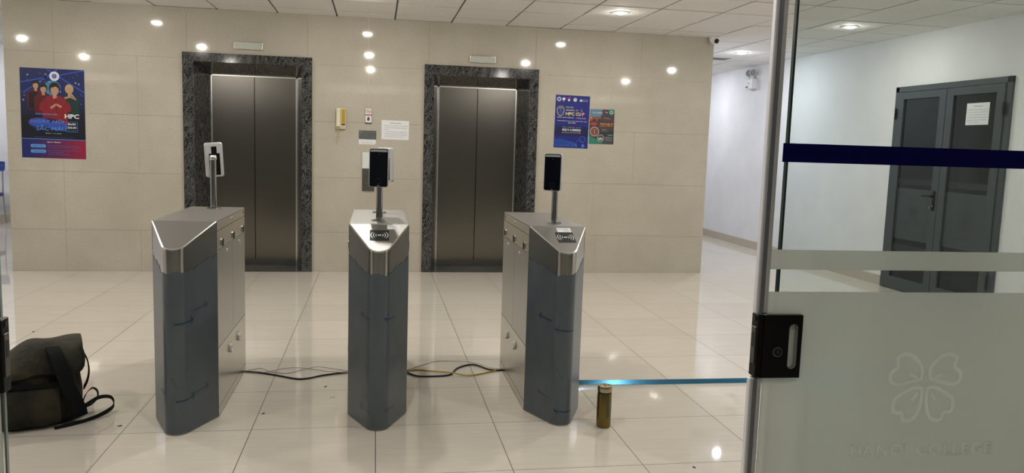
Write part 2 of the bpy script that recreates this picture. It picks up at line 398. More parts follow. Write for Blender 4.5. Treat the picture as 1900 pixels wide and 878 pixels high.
# lift doorways
def liftdoor(n, D, xo0, xo1, zo, xc, ztop, label):
    root = bpy.data.objects.new('door_%d' % n, None); COL.objects.link(root); root.location = (xc, 0, 0); struct(root)
    x0, x1, zi = D[0] - xc, D[1] - xc, D[2]; a0, a1 = xo0 - xc, xo1 - xc; h = .45; d = .40
    f = MB()
    # front architrave, two jambs and a head with mitred corners, 15 mm proud
    for pl in ([(a0, 0), (x0, 0), (x0, zi), (a0, zo)], [(x1, 0), (a1, 0), (a1, zo), (x1, zi)], [(a0, zo), (x0, zi), (x1, zi), (a1, zo)]):
        f.prism(pl, -.018, .004, 'black_marble', 'y')
    # splayed reveals
    t = .02
    f.add([(x0, -.002, 0), (-h, d, 0), (-h - t, d, 0), (x0 - t, .01, 0), (x0, -.002, zi), (-h, d, ztop), (-h - t, d, ztop + t), (x0 - t, .01, zi + t)], [[0, 1, 5, 4], [1, 2, 6, 5], [2, 3, 7, 6], [3, 0, 4, 7]], 'black_marble')
    f.add([(x1, -.002, 0), (h, d, 0), (h + t, d, 0), (x1 + t, .01, 0), (x1, -.002, zi), (h, d, ztop), (h + t, d, ztop + t), (x1 + t, .01, zi + t)], [[0, 1, 5, 4], [1, 2, 6, 5], [2, 3, 7, 6], [3, 0, 4, 7]], 'black_marble')
    for s0, s1 in ((0, .5), (.5, 1)):
        e = .0015
        fx = lambda s: x0 + (x1 - x0)*s; bx = lambda s: -h + 2*h*s
        f.add([(fx(s0) + e, -.002, zi), (fx(s1) - e, -.002, zi), (bx(s1) - e, d, ztop), (bx(s0) + e, d, ztop), (fx(s0) + e, -.002, zi + t), (fx(s1) - e, -.002, zi + t), (bx(s1) - e, d, ztop + t), (bx(s0) + e, d, ztop + t)], [[0, 1, 2, 3], [4, 5, 6, 7], [0, 1, 5, 4], [1, 2, 6, 5], [2, 3, 7, 6], [3, 0, 4, 7]], 'black_marble')
    f.add([(x0, -.018, .006), (x1, -.018, .006), (h, d, .006), (-h, d, .006), (x0, -.018, 0), (x1, -.018, 0), (h, d, 0), (-h, d, 0)], [[0, 1, 2, 3], [0, 1, 5, 4], [1, 2, 6, 5], [3, 0, 4, 7]], 'black_marble')
    f.build('door_frame', root)
    s = MB(); s.box((-h, d - .004, 0), (-h + .012, d + .03, ztop), 'rim'); s.box((h - .012, d - .004, 0), (h, d + .03, ztop), 'rim'); s.box((-h, d - .004, ztop - .012), (h, d + .03, ztop), 'rim')
    s.build('steel_lining', root)
    for sgn in (-1, 1):
        p = MB(); xa, xb = (-h + .010, -.002) if sgn < 0 else (.002, h - .010)
        p.box((xa, d + .014, .012), (xb, d + .045, ztop - .010), 'door_steel', .002, 1); o = p.build('door_panel', root)
    s = MB(); s.box((-h, d + .06, 0), (h, d + .08, ztop), 'seam'); s.box((-h, d - .01, .0), (h, d + .06, .010), 'dark_display'); s.build('door_sill', root)
    s = MB(); s.box((-h + .012, d + .0125, .012), (h - .012, d + .0145, .075), 'dark_display'); s.build('bottom_strip', root)  # strip a little darker than the door panels, along their bottom edge
    return root
liftdoor(1, D1, -2.144, -.852, 2.272, -1.497, 2.088, '')
liftdoor(2, D2, .324, 1.579, 2.262, .958, 2.068, '')

# right-hand double door, anthracite
def room_door():
    root = bpy.data.objects.new('door_3', None); COL.objects.link(root); root.location = (XR, -1.63, 0); root.rotation_euler = (0, 0, -PI/2); struct(root)
    # local x runs towards -y of the room, local -y faces the room
    w, h = .80, 2.176; fr = MB()
    for a, c in (((-w, -.03, 0), (-w + .06, .0, h)), ((w - .06, -.03, 0), (w, 0, h)), ((-w, -.03, h - .06), (w, 0, h))): fr.box(a, c, 'anth', .004)
    fr.build('door_frame', root)
    for sg in (-1, 1):
        x0, x1 = (-w + .063, -.003) if sg < 0 else (.003, w - .063); f = MB(); sl = .095
        f.box((x0, -.042, .012), (x0 + sl, -.004, h - .063), 'anth', .004); f.box((x1 - sl, -.042, .012), (x1, -.004, h - .063), 'anth', .004)
        f.box((x0 + sl - .004, -.042, h - .063 - .075), (x1 - sl + .004, -.004, h - .063), 'anth', .004); f.box((x0 + sl - .004, -.042, .012), (x1 - sl + .004, -.004, .14), 'anth', .004)
        leaf = f.build('door_leaf', root)
        p = MB(); gx0_, gx1_ = x0 + sl - .002, x1 - sl + .002
        p.box((gx0_, -.022, .13), (gx1_, -.014, h - .13), 'anth_glass')
        p.box((gx0_, -.0232, 1.14), (gx1_, -.0222, 1.20), 'anth_band'); p.box((gx0_, -.0232, .43), (gx1_, -.0222, .50), 'anth_band')
        p.box((gx0_, -.0231, .56), (gx1_, -.0221, 1.10), 'anth_frost')
        p.build('door_glass', leaf)
        cl = MB(); cx, cz = (gx0_ + gx1_)/2, .86
        for pts in clover(.075): stroke(cl, [(cx + a, cz + c) for a, c in pts], .006, 'anth_band', .0238)
        put_text(cl, 'HANOI COLLEGE', cx, cz - .11, .19, .018, 'anth_band', .0238)
        cl.build('door_emblem', leaf)
        hb = MB(); xh = (-w + .052) if sg < 0 else (w - .052)
        hb.cyl((xh, -.052, 1.83), .010, .12, 'black_plastic', 12); hb.box((xh - .018, -.048, 1.84), (xh + .018, -.040, 1.94), 'black_plastic', .002, 1); hb.cyl((xh, -.052, .25), .010, .12, 'black_plastic', 12)
        hb.build('hinge', leaf)
        if sg < 0:
            hd = MB(); xh = x1 - .045; hd.box((xh - .018, -.052, .90), (xh + .018, -.041, 1.10), 'black_plastic', .004)
            hd.cyl((xh, -.085, 1.045), .010, .04, 'black_plastic', 14, 'y'); hd.tube([(xh + .005, -.082, 1.045), (xh - .05, -.086, 1.047), (xh - .13, -.082, 1.042)], .010, 'black_plastic')
            hd.build('door_handle', leaf); k = MB(); k.cyl((xh, -.060, .945), .009, .012, 'lock', 14, 'y'); k.box((xh - .002, -.085, .915), (xh + .002, -.058, .95), 'lock'); k.build('door_key', leaf)
def clover(R):
    """four petal outlines and short veins, radius about R, as lists of points"""
    lo = [(-.075, -.13), (-.30, -.13), (-.68, -.33), (-.80, -.52), (-.76, -.74), (-.56, -.76), (-.52, -.93), (-.32, -.95), (-.16, -.80), (-.075, -.46), (-.075, -.13)]
    upq = [(-.12, .10), (-.48, .01), (-.72, -.04), (-.92, .04), (-.92, .26), (-.76, .40), (-.78, .62), (-.60, .72), (-.36, .66), (-.12, .38), (-.12, .10)]
    out = []
    for base in (lo, upq):
        sm = [(p.x, p.y) for p in smooth_path([(a, c, 0) for a, c in base], 4)]
        for s_ in (-1, 1): out.append([(s_*a*R, c*R) for a, c in sm])
    for s_ in (-1, 1): out.append([(s_*-.18*R, -.25*R), (s_*-.32*R, -.46*R)]); out.append([(s_*-.22*R, .12*R), (s_*-.42*R, .22*R)])
    return out
room_door()

# ------------------------------------------------------------------ glass front of the hall
b = MB(); b.box((XL, -6.83, 2.32), (XR, -6.60, 2.46), 'alu', .003, 1); struct(b.build('trim_1'))
b = MB(); b.box((XL, -6.66, 2.46), (XR, -6.65, H), 'glass'); struct(b.build('window_1'))
def film_set(mb, x0, x1, y, t, top=True):
    mb.box((x0, y - t, .04), (x1, y, 1.062), 'frost'); mb.box((x0, y - t, 1.124), (x1, y, 1.176), 'frost')
def fixed_pane(name, x0, x1, edge):
    root = bpy.data.objects.new(name, None); COL.objects.link(root); root.location = ((x0 + x1)/2, -6.66, 0); struct(root)
    c = (x0 + x1)/2; g_ = MB(); g_.box((x0 - c + .001, -.006, .0), (x1 - c - .001, .006, 2.33), 'glass_fixed'); p = g_.build('glass_pane', root)
    e = MB()
    for xx in ((x0 - c, x0 - c + .006), (x1 - c - .006, x1 - c)): e.box((xx[0], -.0065, .0), (xx[1], .0065, 2.33), 'glass_edge')
    e.build('pane_edge', root)
    return root
fixed_pane('window_2', .922, 3.15, 0); fixed_pane('window_3', 3.16, 5.39, 0); fixed_pane('window_4', -3.30, -1.12, 0); fixed_pane('window_5', -7.49, -3.31, 0)

def lock_body(mb, x0, s):
    """patch lock plate pair with a slotted finger pull; x0 = meeting edge, s = +1 leaf runs to the right"""
    X = lambda u: x0 + s*u; cu, cz = .093, .920; hx, hz = .017, .064
    angs = sorted([2*PI*i/40 for i in range(40)] + [math.atan2(q*hz, p*hx) % (2*PI) for p in (-1, 1) for q in (-1, 1)])
    def on_slot(a):
        c, d = math.cos(a), math.sin(a); lo, hi = 0.0, .08
        for _ in range(30):
            m_ = (lo + hi)/2; px, pz = abs(c*m_), max(0, abs(d*m_) - .048)
            if math.hypot(px, pz) < .0125: lo = m_
            else: hi = m_
        return (cu + c*lo, cz + d*lo)
    def on_rect(a):
        c, d = abs(math.cos(a)), abs(math.sin(a)); k = min(hx/c if c > 1e-9 else 9, hz/d if d > 1e-9 else 9); return (cu + math.cos(a)*k, cz + math.sin(a)*k)
    n = len(angs); sl = [on_slot(a) for a in angs]; oc = [on_rect(a) for a in angs]
    for ya, yb in ((-.022, -.0065), (.0065, .022)):
        vs = [(X(u), y, z) for y in (ya, yb) for pts in (sl, oc) for u, z in pts]; fs = []
        for i in range(n):
            j = (i + 1) % n; fs += [[i, j, n + j, n + i], [2*n + i, 2*n + j, 3*n + j, 3*n + i], [i, j, 2*n + j, 2*n + i]]
        mb.add(vs, fs, 'black_plastic')
        for u0, u1, za, zb in ((.010, cu - hx, .835, 1.004), (cu + hx, .118, .835, 1.004), (cu - hx, cu + hx, .835, cz - hz), (cu - hx, cu + hx, cz + hz, 1.004)):
            mb.box((min(X(u0), X(u1)), ya, za), (max(X(u0), X(u1)), yb, zb), 'black_plastic')
def slot_rim(mb, x0, s):
    sl = [(.093 + .0128*math.cos(a), .920 + (.048 if math.sin(a) > 0 else -.048) + .0128*math.sin(a)) for a in [2*PI*i/24 for i in range(24)]]
    n = 24; si = [(.093 + (u - .093)*.88, .920 + (z - .920)*.97) for u, z in sl]
    vs = [(x0 + s*u, y, z) for y in (-.0225, .0225) for ring_ in (sl, si) for u, z in ring_]; fs = []
    for i in range(n):
        j = (i + 1) % n; fs += [[i, j, n + j, n + i], [2*n + i, 2*n + j, 3*n + j, 3*n + i], [n + i, n + j, 3*n + j, 3*n + i]]
    mb.add(vs, fs, 'chrome')
def glass_leaf(x0, s, rz, label, ybase=-6.762, full=True):
    root = empty('glass_door', (x0, ybase, 0), label, 'door', rz=rz)
    X = lambda u: s*u; bx = lambda mb, u0, u1, y0, y1, z0, z1, k, bv=0: mb.box((min(X(u0), X(u1)), y0, z0), (max(X(u0), X(u1)), y1, z1), k, bv, 1)
    p = MB(); bx(p, .004, .955, -.005, .005, .01, 2.31, 'glass')
    p.build('glass_pane', root)
    f = MB(); fe = .022 if full else .008
    bx(f, fe, .95, -.0075, -.0055, .012, 1.064, 'frost'); bx(f, fe, .95, -.0075, -.0055, 1.124, 1.176, 'frost'); f.build('frosted_film', root)
    f = MB(); bx(f, fe + .014, .95, -.0078, -.0056, 1.405, 1.4535, 'navy'); tag(f.build('blue_stripe', root), 'navy blue warning stripe')
    if full:
        a = MB()
        for z0, z1, dx in ((.012, .832, -.004), (1.007, 2.31, 0)):
            bx(a, -.010 + dx, .002 + dx, -.011, .011, z0, z1, 'alu', .003); bx(a, .0 + dx, .010 + dx, -.013, -.007, z0, z1, 'alu_dark', .001); bx(a, .0 + dx, .010 + dx, .007, .013, z0, z1, 'alu_dark', .001)
            bx(a, .009 + dx, .022 + dx, -.0115, -.0055, z0, z1, 'alu', .0015); bx(a, .009 + dx, .022 + dx, .0055, .0115, z0, z1, 'alu', .0015)
        a.build('edge_profile', root)
    else:
        a = MB(); bx(a, 0, .004, -.005, .005, .01, .832, 'glass_edge_light'); bx(a, 0, .004, -.005, .005, 1.007, 2.31, 'glass_edge_light'); a.build('pane_edge', root)
    lk = MB(); lock_body(lk, 0, s); bx(lk, -.006, .012, -.019, .019, .835, 1.004, 'black_plastic', .002); lk = lk.build('door_lock', root)
    fp = MB(); bx(fp, -.0085, -.0055, -.012, .012, .870, .970, 'dark_display', .001); bx(fp, -.0092, -.008, -.006, .006, .915, .955, 'seam'); bx(fp, -.0092, -.008, -.006, .006, .985, .998, 'seam'); fp.build('face_plate', lk)
    k = MB(); kr = Vector((X(.051), 0, .906)); k.lathe([(.0135, -.022), (.0135, -.0245), (.0105, -.0255), (.0095, -.0225)], (kr.x, 0, kr.z), 'dark_display', 24, 'y'); k.cyl((kr.x, -.0238, kr.z), .008, .004, 'seam', 20, 'y'); k.box((kr.x - .0012, -.0262, kr.z - .005), (kr.x + .0012, -.0238, kr.z + .005), 'dark_display'); k.build('key_cylinder', lk)
    k = MB(); slot_rim(k, 0, s); k.build('finger_slot', lk)
    if full:
        lg = MB(); P = []
        def solid(ring_pts, w):                      # closed outline as a hollow prism
            n = len(ring_pts); vs = []
            for i in range(n):
                a = ring_pts[i - 1]; c = ring_pts[(i + 1) % n]; t = Vector((c[0] - a[0], c[1] - a[1])).normalized(); q = Vector((-t.y, t.x))*w/2
                for sg in (1, -1):
                    for y in (-.0090, -.0040): vs.append((ring_pts[i][0] + q.x*sg, y, ring_pts[i][1] + q.y*sg))
            lg.add(vs, [[4*i + a, 4*((i + 1) % n) + a, 4*((i + 1) % n) + b_, 4*i + b_] for i in range(n) for a, b_ in ((0, 1), (1, 3), (3, 2), (2, 0))], 'frost_light')
        for pts in clover(.112):
            pts = [(.497 + a, .812 + c) for a, c in pts]
            if len(pts) > 3: solid(pts[:-1], .0118)
            else:
                t = (Vector(pts[1]) - Vector(pts[0])).normalized(); q = Vector((-t.y, t.x))*.005; c = [Vector(pts[0]) + q, Vector(pts[1]) + q, Vector(pts[1]) - q, Vector(pts[0]) - q]; lg.prism([(p.x, p.y) for p in c], -.0090, -.0040, 'frost_light', 'y')
        cu = bpy.data.curves.new('t', 'FONT'); cu.body = 'HANOI COLLEGE'; cu.size = 1; cu.resolution_u = 2; cu.extrude = .0025; cu.offset = .02; cu.space_character = 1.12
        to = bpy.data.objects.new('t', cu); tm = bpy.data.meshes.new_from_object(to); vs = [p.co.copy() for p in tm.vertices]; x0_ = min(p.x for p in vs); x1_ = max(p.x for p in vs); y0_ = min(p.y for p in vs); y1_ = max(p.y for p in vs)
        tb = bmesh.new(); tb.from_mesh(tm); bmesh.ops.remove_doubles(tb, verts=tb.verts[:], dist=1e-5); tb.to_mesh(tm); tb.free(); vs = [p.co.copy() for p in tm.vertices]
        lg.add([(.505 - .2125 + (p.x - x0_)*.425/(x1_ - x0_), -.0065 + p.z, .604 + (p.y - y0_)*.036/(y1_ - y0_)) for p in vs], [list(p.vertices) for p in tm.polygons], 'frost_light')
        bpy.data.objects.remove(to)
        fill = lg.build('emblem', root); film = [o for o in bpy.data.objects if o.parent == root and o.name.startswith('frosted_film')][0]
        md = film.modifiers.new('cut', 'BOOLEAN'); md.object = fill; md.operation = 'DIFFERENCE'; md.solver = 'EXACT'; md.use_self = True
        dg = bpy.context.evaluated_depsgraph_get(); me = bpy.data.meshes.new_from_object(film.evaluated_get(dg)); film.modifiers.clear(); film.data = me
        for p in fill.data.vertices: p.co.y = -.0065 + (p.co.y + .0065)*.35
        tag(fill, 'faint four-leaf clover outline above HANOI COLLEGE')
    return root
glass_leaf(.818, 1, math.radians(-2), 'open glass door leaf with navy stripe, frosted film, black lock and aluminium edge, right foreground')
glass_leaf(-1.006, -1, 0, 'glass door leaf cut off at the left edge of the view, beside the dark bag', full=False)

# ------------------------------------------------------------------ turnstile cabinets
LEN = .84; TOP = 1.003; NZ = .254; SLOPE = .106/.25
def nose_plan(n=10, off=0.0):
    """right half of nose outline from shoulder (.15,0) to tip (0,-NZ); outward offset off"""
    r = .057; yc = -.197; ang0 = math.atan2(-.407, .913); pts = [(.15, 0)]
    for i in range(n + 1):
        a = ang0 + (-PI/2 - ang0)*i/n; pts.append((r*math.cos(a), yc + r*math.sin(a)))
    return pts
def outline(off=0.0):
    R = nose_plan(); pts = R + [(-x, y) for x, y in reversed(R[:-1])]   # right shoulder -> tip -> left shoulder
    return pts
def ztop(y): return TOP if y >= 0 else TOP + y*SLOPE
# arc-length parametrised nose surface
NP = outline(); _s = [0]
for i in range(1, len(NP)): _s.append(_s[-1] + math.hypot(NP[i][0] - NP[i-1][0], NP[i][1] - NP[i-1][1]))
SL = _s[-1]
def nose_at(s, off=0.0):
    """s from -SL/2 (left shoulder) to SL/2 (right shoulder)"""
    t = min(max(SL/2 - s, 1e-6), SL - 1e-6); i = max(j for j in range(len(_s) - 1) if _s[j] <= t); k = (t - _s[i])/(_s[i+1] - _s[i])
    x = NP[i][0] + (NP[i+1][0] - NP[i][0])*k; y = NP[i][1] + (NP[i+1][1] - NP[i][1])*k
    dx, dy = NP[i+1][0] - NP[i][0], NP[i+1][1] - NP[i][1]; l = math.hypot(dx, dy); nx, ny = -dy/l, dx/l
    # outward: away from (0,0)
    if nx*x + ny*(y + .05) < 0: nx, ny = -nx, -ny
    return x + nx*off, y + ny*off
def film_top(s, ph):
    a = abs(s)/(SL/2); base = .785 + .055*max(0, (a - .28)/.72)**0.85
    return base + .005*math.sin(7*s*12 + ph) + .004*math.sin(31*s + ph*2)
def cabinet(loc, ph, label, arrows, reader, sticker, plain_l=False):
    root = empty('turnstile_cabinet', loc, label, 'turnstile', 'steel turnstile cabinets standing side by side')
    b = MB(); pl = outline() + [(-.15, LEN)] + [(x, LEN - y) for x, y in reversed(outline())][1:-1] + [(.15, LEN)]
    plan = outline(); back = [(-x, LEN - y) for x, y in plan]; full = plan + back; n = len(full)
    zt = lambda y: TOP if 0 <= y <= LEN else (TOP + y*SLOPE if y < 0 else TOP - (y - LEN)*SLOPE)
    vs = [(x, y, .004) for x, y in full] + [(x, y, zt(y) - .003) for x, y in full]
    b.add(vs, [[i, (i + 1) % n, n + (i + 1) % n, n + i] for i in range(n)], 'steel', False)
    b.add([(x, y, .004) for x, y in full], [list(range(n))], 'steel'); m_ = len(plan)
    b.add([(x, y, zt(y) - .003) for x, y in plan], [list(range(m_))], 'steel'); b.add([(x, y, zt(y) - .003) for x, y in back], [list(range(m_))], 'steel')
    b.add([(.15, 0, TOP - .003), (-.15, 0, TOP - .003), (-.15, LEN, TOP - .003), (.15, LEN, TOP - .003)], [[0, 1, 2, 3]], 'steel')
    body = b.build('housing', root)
    for p in body.data.polygons:
        c = p.center
        if abs(p.normal.z) < .1 and (c.y < -.18 or c.y > LEN + .18): p.use_smooth = True
    b = MB(); b.box((-.1515, .001, TOP - .003), (.1515, LEN - .001, TOP + .003), 'steel_top', .0025); b.build('top_lid', root)
    for end in (0, 1):
        T_ = (lambda x, y: (x, y)) if end == 0 else (lambda x, y: (-x, LEN - y))
        sc = 1.012; out = [(x*sc, y*sc if y else -.001) for x, y in plan]; inn = [(x*.972, min(y*.985, -.005)) for x, y in plan]
        b = MB(); k = len(plan)
        lo = [(*T_(x, y), TOP + y*SLOPE - .005) for x, y in out]; hi = [(*T_(x, y), TOP + y*SLOPE + .001) for x, y in out]; top = [(*T_(x, y), TOP + y*SLOPE + .0030) for x, y in inn]
        b.add(lo + hi + top, [[i, (i + 1) % k, k + (i + 1) % k, k + i] for i in range(k)] + [[k + i, k + (i + 1) % k, 2*k + (i + 1) % k, 2*k + i] for i in range(k)], 'rim')
        b.add(top, [list(range(k))], 'steel_top'); b.build('reader_panel', root)
        # film on the nose
        f = MB(); ns = 44; vs = []
        for i in range(ns + 1):
            s = -SL/2*.998 + SL*.998*i/ns
            for z in (.006, .3, .6, film_top(s, ph + end)): x, y = nose_at(s, .0012); vs.append((*T_(x, y), z))
        f.add(vs, [[4*i + j, 4*i + 4 + j, 4*i + 5 + j, 4*i + 1 + j] for i in range(ns) for j in range(3)], 'film', True)
        fo = f.build('protective_film', root)
        if end == 0 and arrows:
            for (sc_, z0, d, faint) in arrows:
                a = MB(); k = 'film_print_faint' if faint else 'film_print'
                def strip(pts, w):
                    vs = []
                    for s, z in pts:
                        for q in (-w/2, w/2): x, y = nose_at(sc_ + s*d, .0019); vs.append((x, y, z0 + z + q))
                    a.add(vs, [[2*i, 2*i + 1, 2*i + 3, 2*i + 2] for i in range(len(pts) - 1)], k)
                strip([(-.055 + .11*i/8, -.004 + .010*((i/8)**2)) for i in range(9)], .008)
                strip([(.055, .006), (.030, .022)], .008); strip([(.055, .006), (.034, -.012)], .008); a.build('printed_arrow', fo)
            a = MB()
            for i in range(10):
                s = random.uniform(-SL/2 + .03, SL/2 - .03); z = random.uniform(.1, .72); k = 'film_print_faint'
                for q in range(5):
                    x, y = nose_at(s + q*.007, .0017); x2, y2 = nose_at(s + q*.007 + .006, .0017); zz = z - q*.012
                    a.add([(x, y, zz), (x2, y2, zz - .008), (x2, y2, zz - .003), (x, y, zz + .006)], [[0, 1, 2, 3]], k)
            tag(a.build('faint_print', fo), kind='stuff')
    # side panels with shadow gaps
    def sq(bm_, sd, y0, y1, z0, z1, k, t0, t1, bev=.0):
        xa, xb = sorted((sd*(.15 + t0), sd*(.15 + t1))); bm_.box((xa, y0, z0), (xb, y1, z1), k, bev, 2)
    for sd in (-1, 1):
        g_ = MB(); sq(g_, sd, .002, LEN - .002, .006, TOP - .004, 'seam', -.001, .0006); g_.build('gap_backing', root)
        for nm, y0, y1, z0, z1, k in (('top_band', .002, LEN - .002, .957, TOP - .003, 'steel'), ('sensor_band', .002, LEN - .002, .859, .954, 'steel'), ('service_door', .002, .4285, .357, .856, 'door_film'),
                                      ('service_door', .4325, LEN - .002, .357, .856, 'door_film'), ('lower_panel', .002, LEN - .002, .050, .354, 'steel'), ('base_skirt', .002, LEN - .002, .004, .047, 'steel')):
            p = MB(); sq(p, sd, y0, y1, z0, z1, k, .0004, .0025, .0008); po = p.build(nm, root)
            if nm == 'service_door':
                l = MB(); yc_ = .26 if y0 < .1 else .64; x_ = sd*.1525
                l.lathe([(.0001, sd*.006), (.006, sd*.0055), (.009, sd*.003), (.009, 0)], (x_, yc_, .826), 'lock', 16, 'x'); l.build('cam_lock', po)
            if nm == 'sensor_band':
                for yc_ in (.125, .445, .765):
                    w = MB(); sq(w, sd, yc_ - .018, yc_ + .018, .884 - .021, .884 + .021, 'rim', .002, .0035, .006); sq(w, sd, yc_ - .0165, yc_ + .0165, .884 - .0195, .884 + .0195, 'sensor', .003, .0045, .006); w.build('sensor_window', po)
            if nm == 'top_band':
                l = MB(); l.lathe([(.0001, sd*.005), (.006, sd*.004), (.009, 0)], (sd*.1525, .44, .980), 'lock', 16, 'x'); l.build('dome_screw', po)
                l = MB(); sq(l, sd, LEN - .05, LEN - .025, .967, .992, 'dark_display', .002, .0035, .002); l.build('end_cap_plug', po)
            if nm == 'lower_panel':
                for yc_ in (.33, .59):
                    l = MB(); x_ = sd*.1527
                    l.lathe([(.027, 0), (.027, sd*.002), (.022, sd*.002), (.022, 0), (.0001, 0)], (x_, yc_, .281), 'rim', 24, 'x')
                    l.lathe([(.0215, sd*.0012), (.0001, sd*.0012)], (x_, yc_, .281), 'seam', 24, 'x'); lo_ = l.build('cable_port', po)
                    t = MB(); rr = random.Random(int(yc_*100) + int(ph*10)); pts = []
                    for q in range(9):
                        an = 1.9 + q*.52; pts.append((x_ + sd*(.004 + .003*rr.random()), yc_ + .021*math.cos(an)*(1 + .25*rr.random()), .281 - .002 + .024*math.sin(an)))
                    t.tube(pts, .0065, 'tissue', 7); t.build('tissue_wad', lo_)
                    t = MB(); t.tube([(x_ + sd*.003, yc_ + .018*math.cos(q), .285 + .018*math.sin(q)) for q in [.2 + i*.25 for i in range(10)]], .004, 'cable_black', 7); t.build('grommet', lo_)
    # reader window on the sloping panel
    def on_slope(mb, x0, x1, t0, t1, k, h0, h1):
        P = lambda x, t, h: (x, -t, TOP - t*SLOPE + .003 + h)
        mb.add([P(x0, t0, h0), P(x1, t0, h0), P(x1, t1, h0), P(x0, t1, h0), P(x0, t0, h1), P(x1, t0, h1), P(x1, t1, h1), P(x0, t1, h1)], [[0, 1, 2, 3], [4, 5, 6, 7], [0, 1, 5, 4], [1, 2, 6, 5], [2, 3, 7, 6], [3, 0, 4, 7]], k)
    if reader:
        cx = reader; r_ = MB(); on_slope(r_, cx - .047, cx + .047, .062, .158, 'reader_black', -.001, .0008); ro = r_.build('card_reader', root)
        r_ = MB(); P = lambda x, t: (x, -t, TOP - t*SLOPE + .0044)
        for sg in (-1, 1):
            for q, rr in enumerate((.014, .026, .038)):
                vs = []; nn = 9
                for i in range(nn):
                    an = -1.0 + 2.0*i/(nn - 1); th = .0036*math.cos(an)
                    for w_ in (-th/2, th/2): vs.append(P(cx + sg*(.004 + (rr + w_)*math.cos(an*.8)), .11 + (rr*.75 + w_)*math.sin(an)*1.15))
                r_.add(vs, [[2*i, 2*i + 1, 2*i + 3, 2*i + 2] for i in range(nn - 1)], 'white_plastic')
        r_.add([P(cx - .009, .106), P(cx + .009, .106), P(cx + .009, .114), P(cx - .009, .114)], [[0, 1, 2, 3]], 'white_plastic'); r_.build('contactless_symbol', ro)
    if sticker:
        x0, x1, t0, t1 = sticker; s_ = MB(); on_slope(s_, x0, x1, t0, t1, 'paper', -.001, .0006); so = s_.build('sticker', root)
        for i in range(2):
            tt = t0 + (t1 - t0)*(.3 + .4*i); on_slope(s_, x0, x0, tt, tt, 'ink', 0, 0)
        s_ = MB()
        for i, (a, c) in enumerate(((.1, .85), (.45, .9))):
            for q in range(6):
                xa = x0 + (x1 - x0)*(a + (c - a)*q/6); on_slope(s_, xa, xa + (x1 - x0)*(c - a)/9, t0 + (t1 - t0)*(.22 + .42*i), t0 + (t1 - t0)*(.34 + .42*i), 'ink', .0004, .0009)
        s_.build('sticker_writing', so)
    return root
S2 = SL/2
T1 = cabinet((-1.110, -4.580, 0), .3, 'leftmost steel turnstile cabinet with plain sloping front and blue-grey film, beside the bag', [(.06, .545, 1, 0), (.06, .17, 1, 0), (.17, .60, 1, 1), (.17, .19, 1, 1), (-.1, .2, 1, 1)], 0, None)
T2 = cabinet((-.161, -4.602, 0), 1.7, 'middle steel turnstile cabinet carrying two face terminals, with a card reader on its slope', [(-.09, .565, -1, 1), (.085, .56, -1, 0), (-.09, .10, -1, 1), (.09, .10, -1, 1)], .001, (.040, .098, .012, .052))
T3 = cabinet((.774, -4.608, 0), 3.1, 'rightmost steel turnstile cabinet with card reader and sticker, beside the gold flask', [(.0, .50, -1, 0), (-.14, .545, -1, 0), (.01, .075, -1, 0), (-.13, .14, -1, 1)], .018, (-.012, .062, .018, .058))

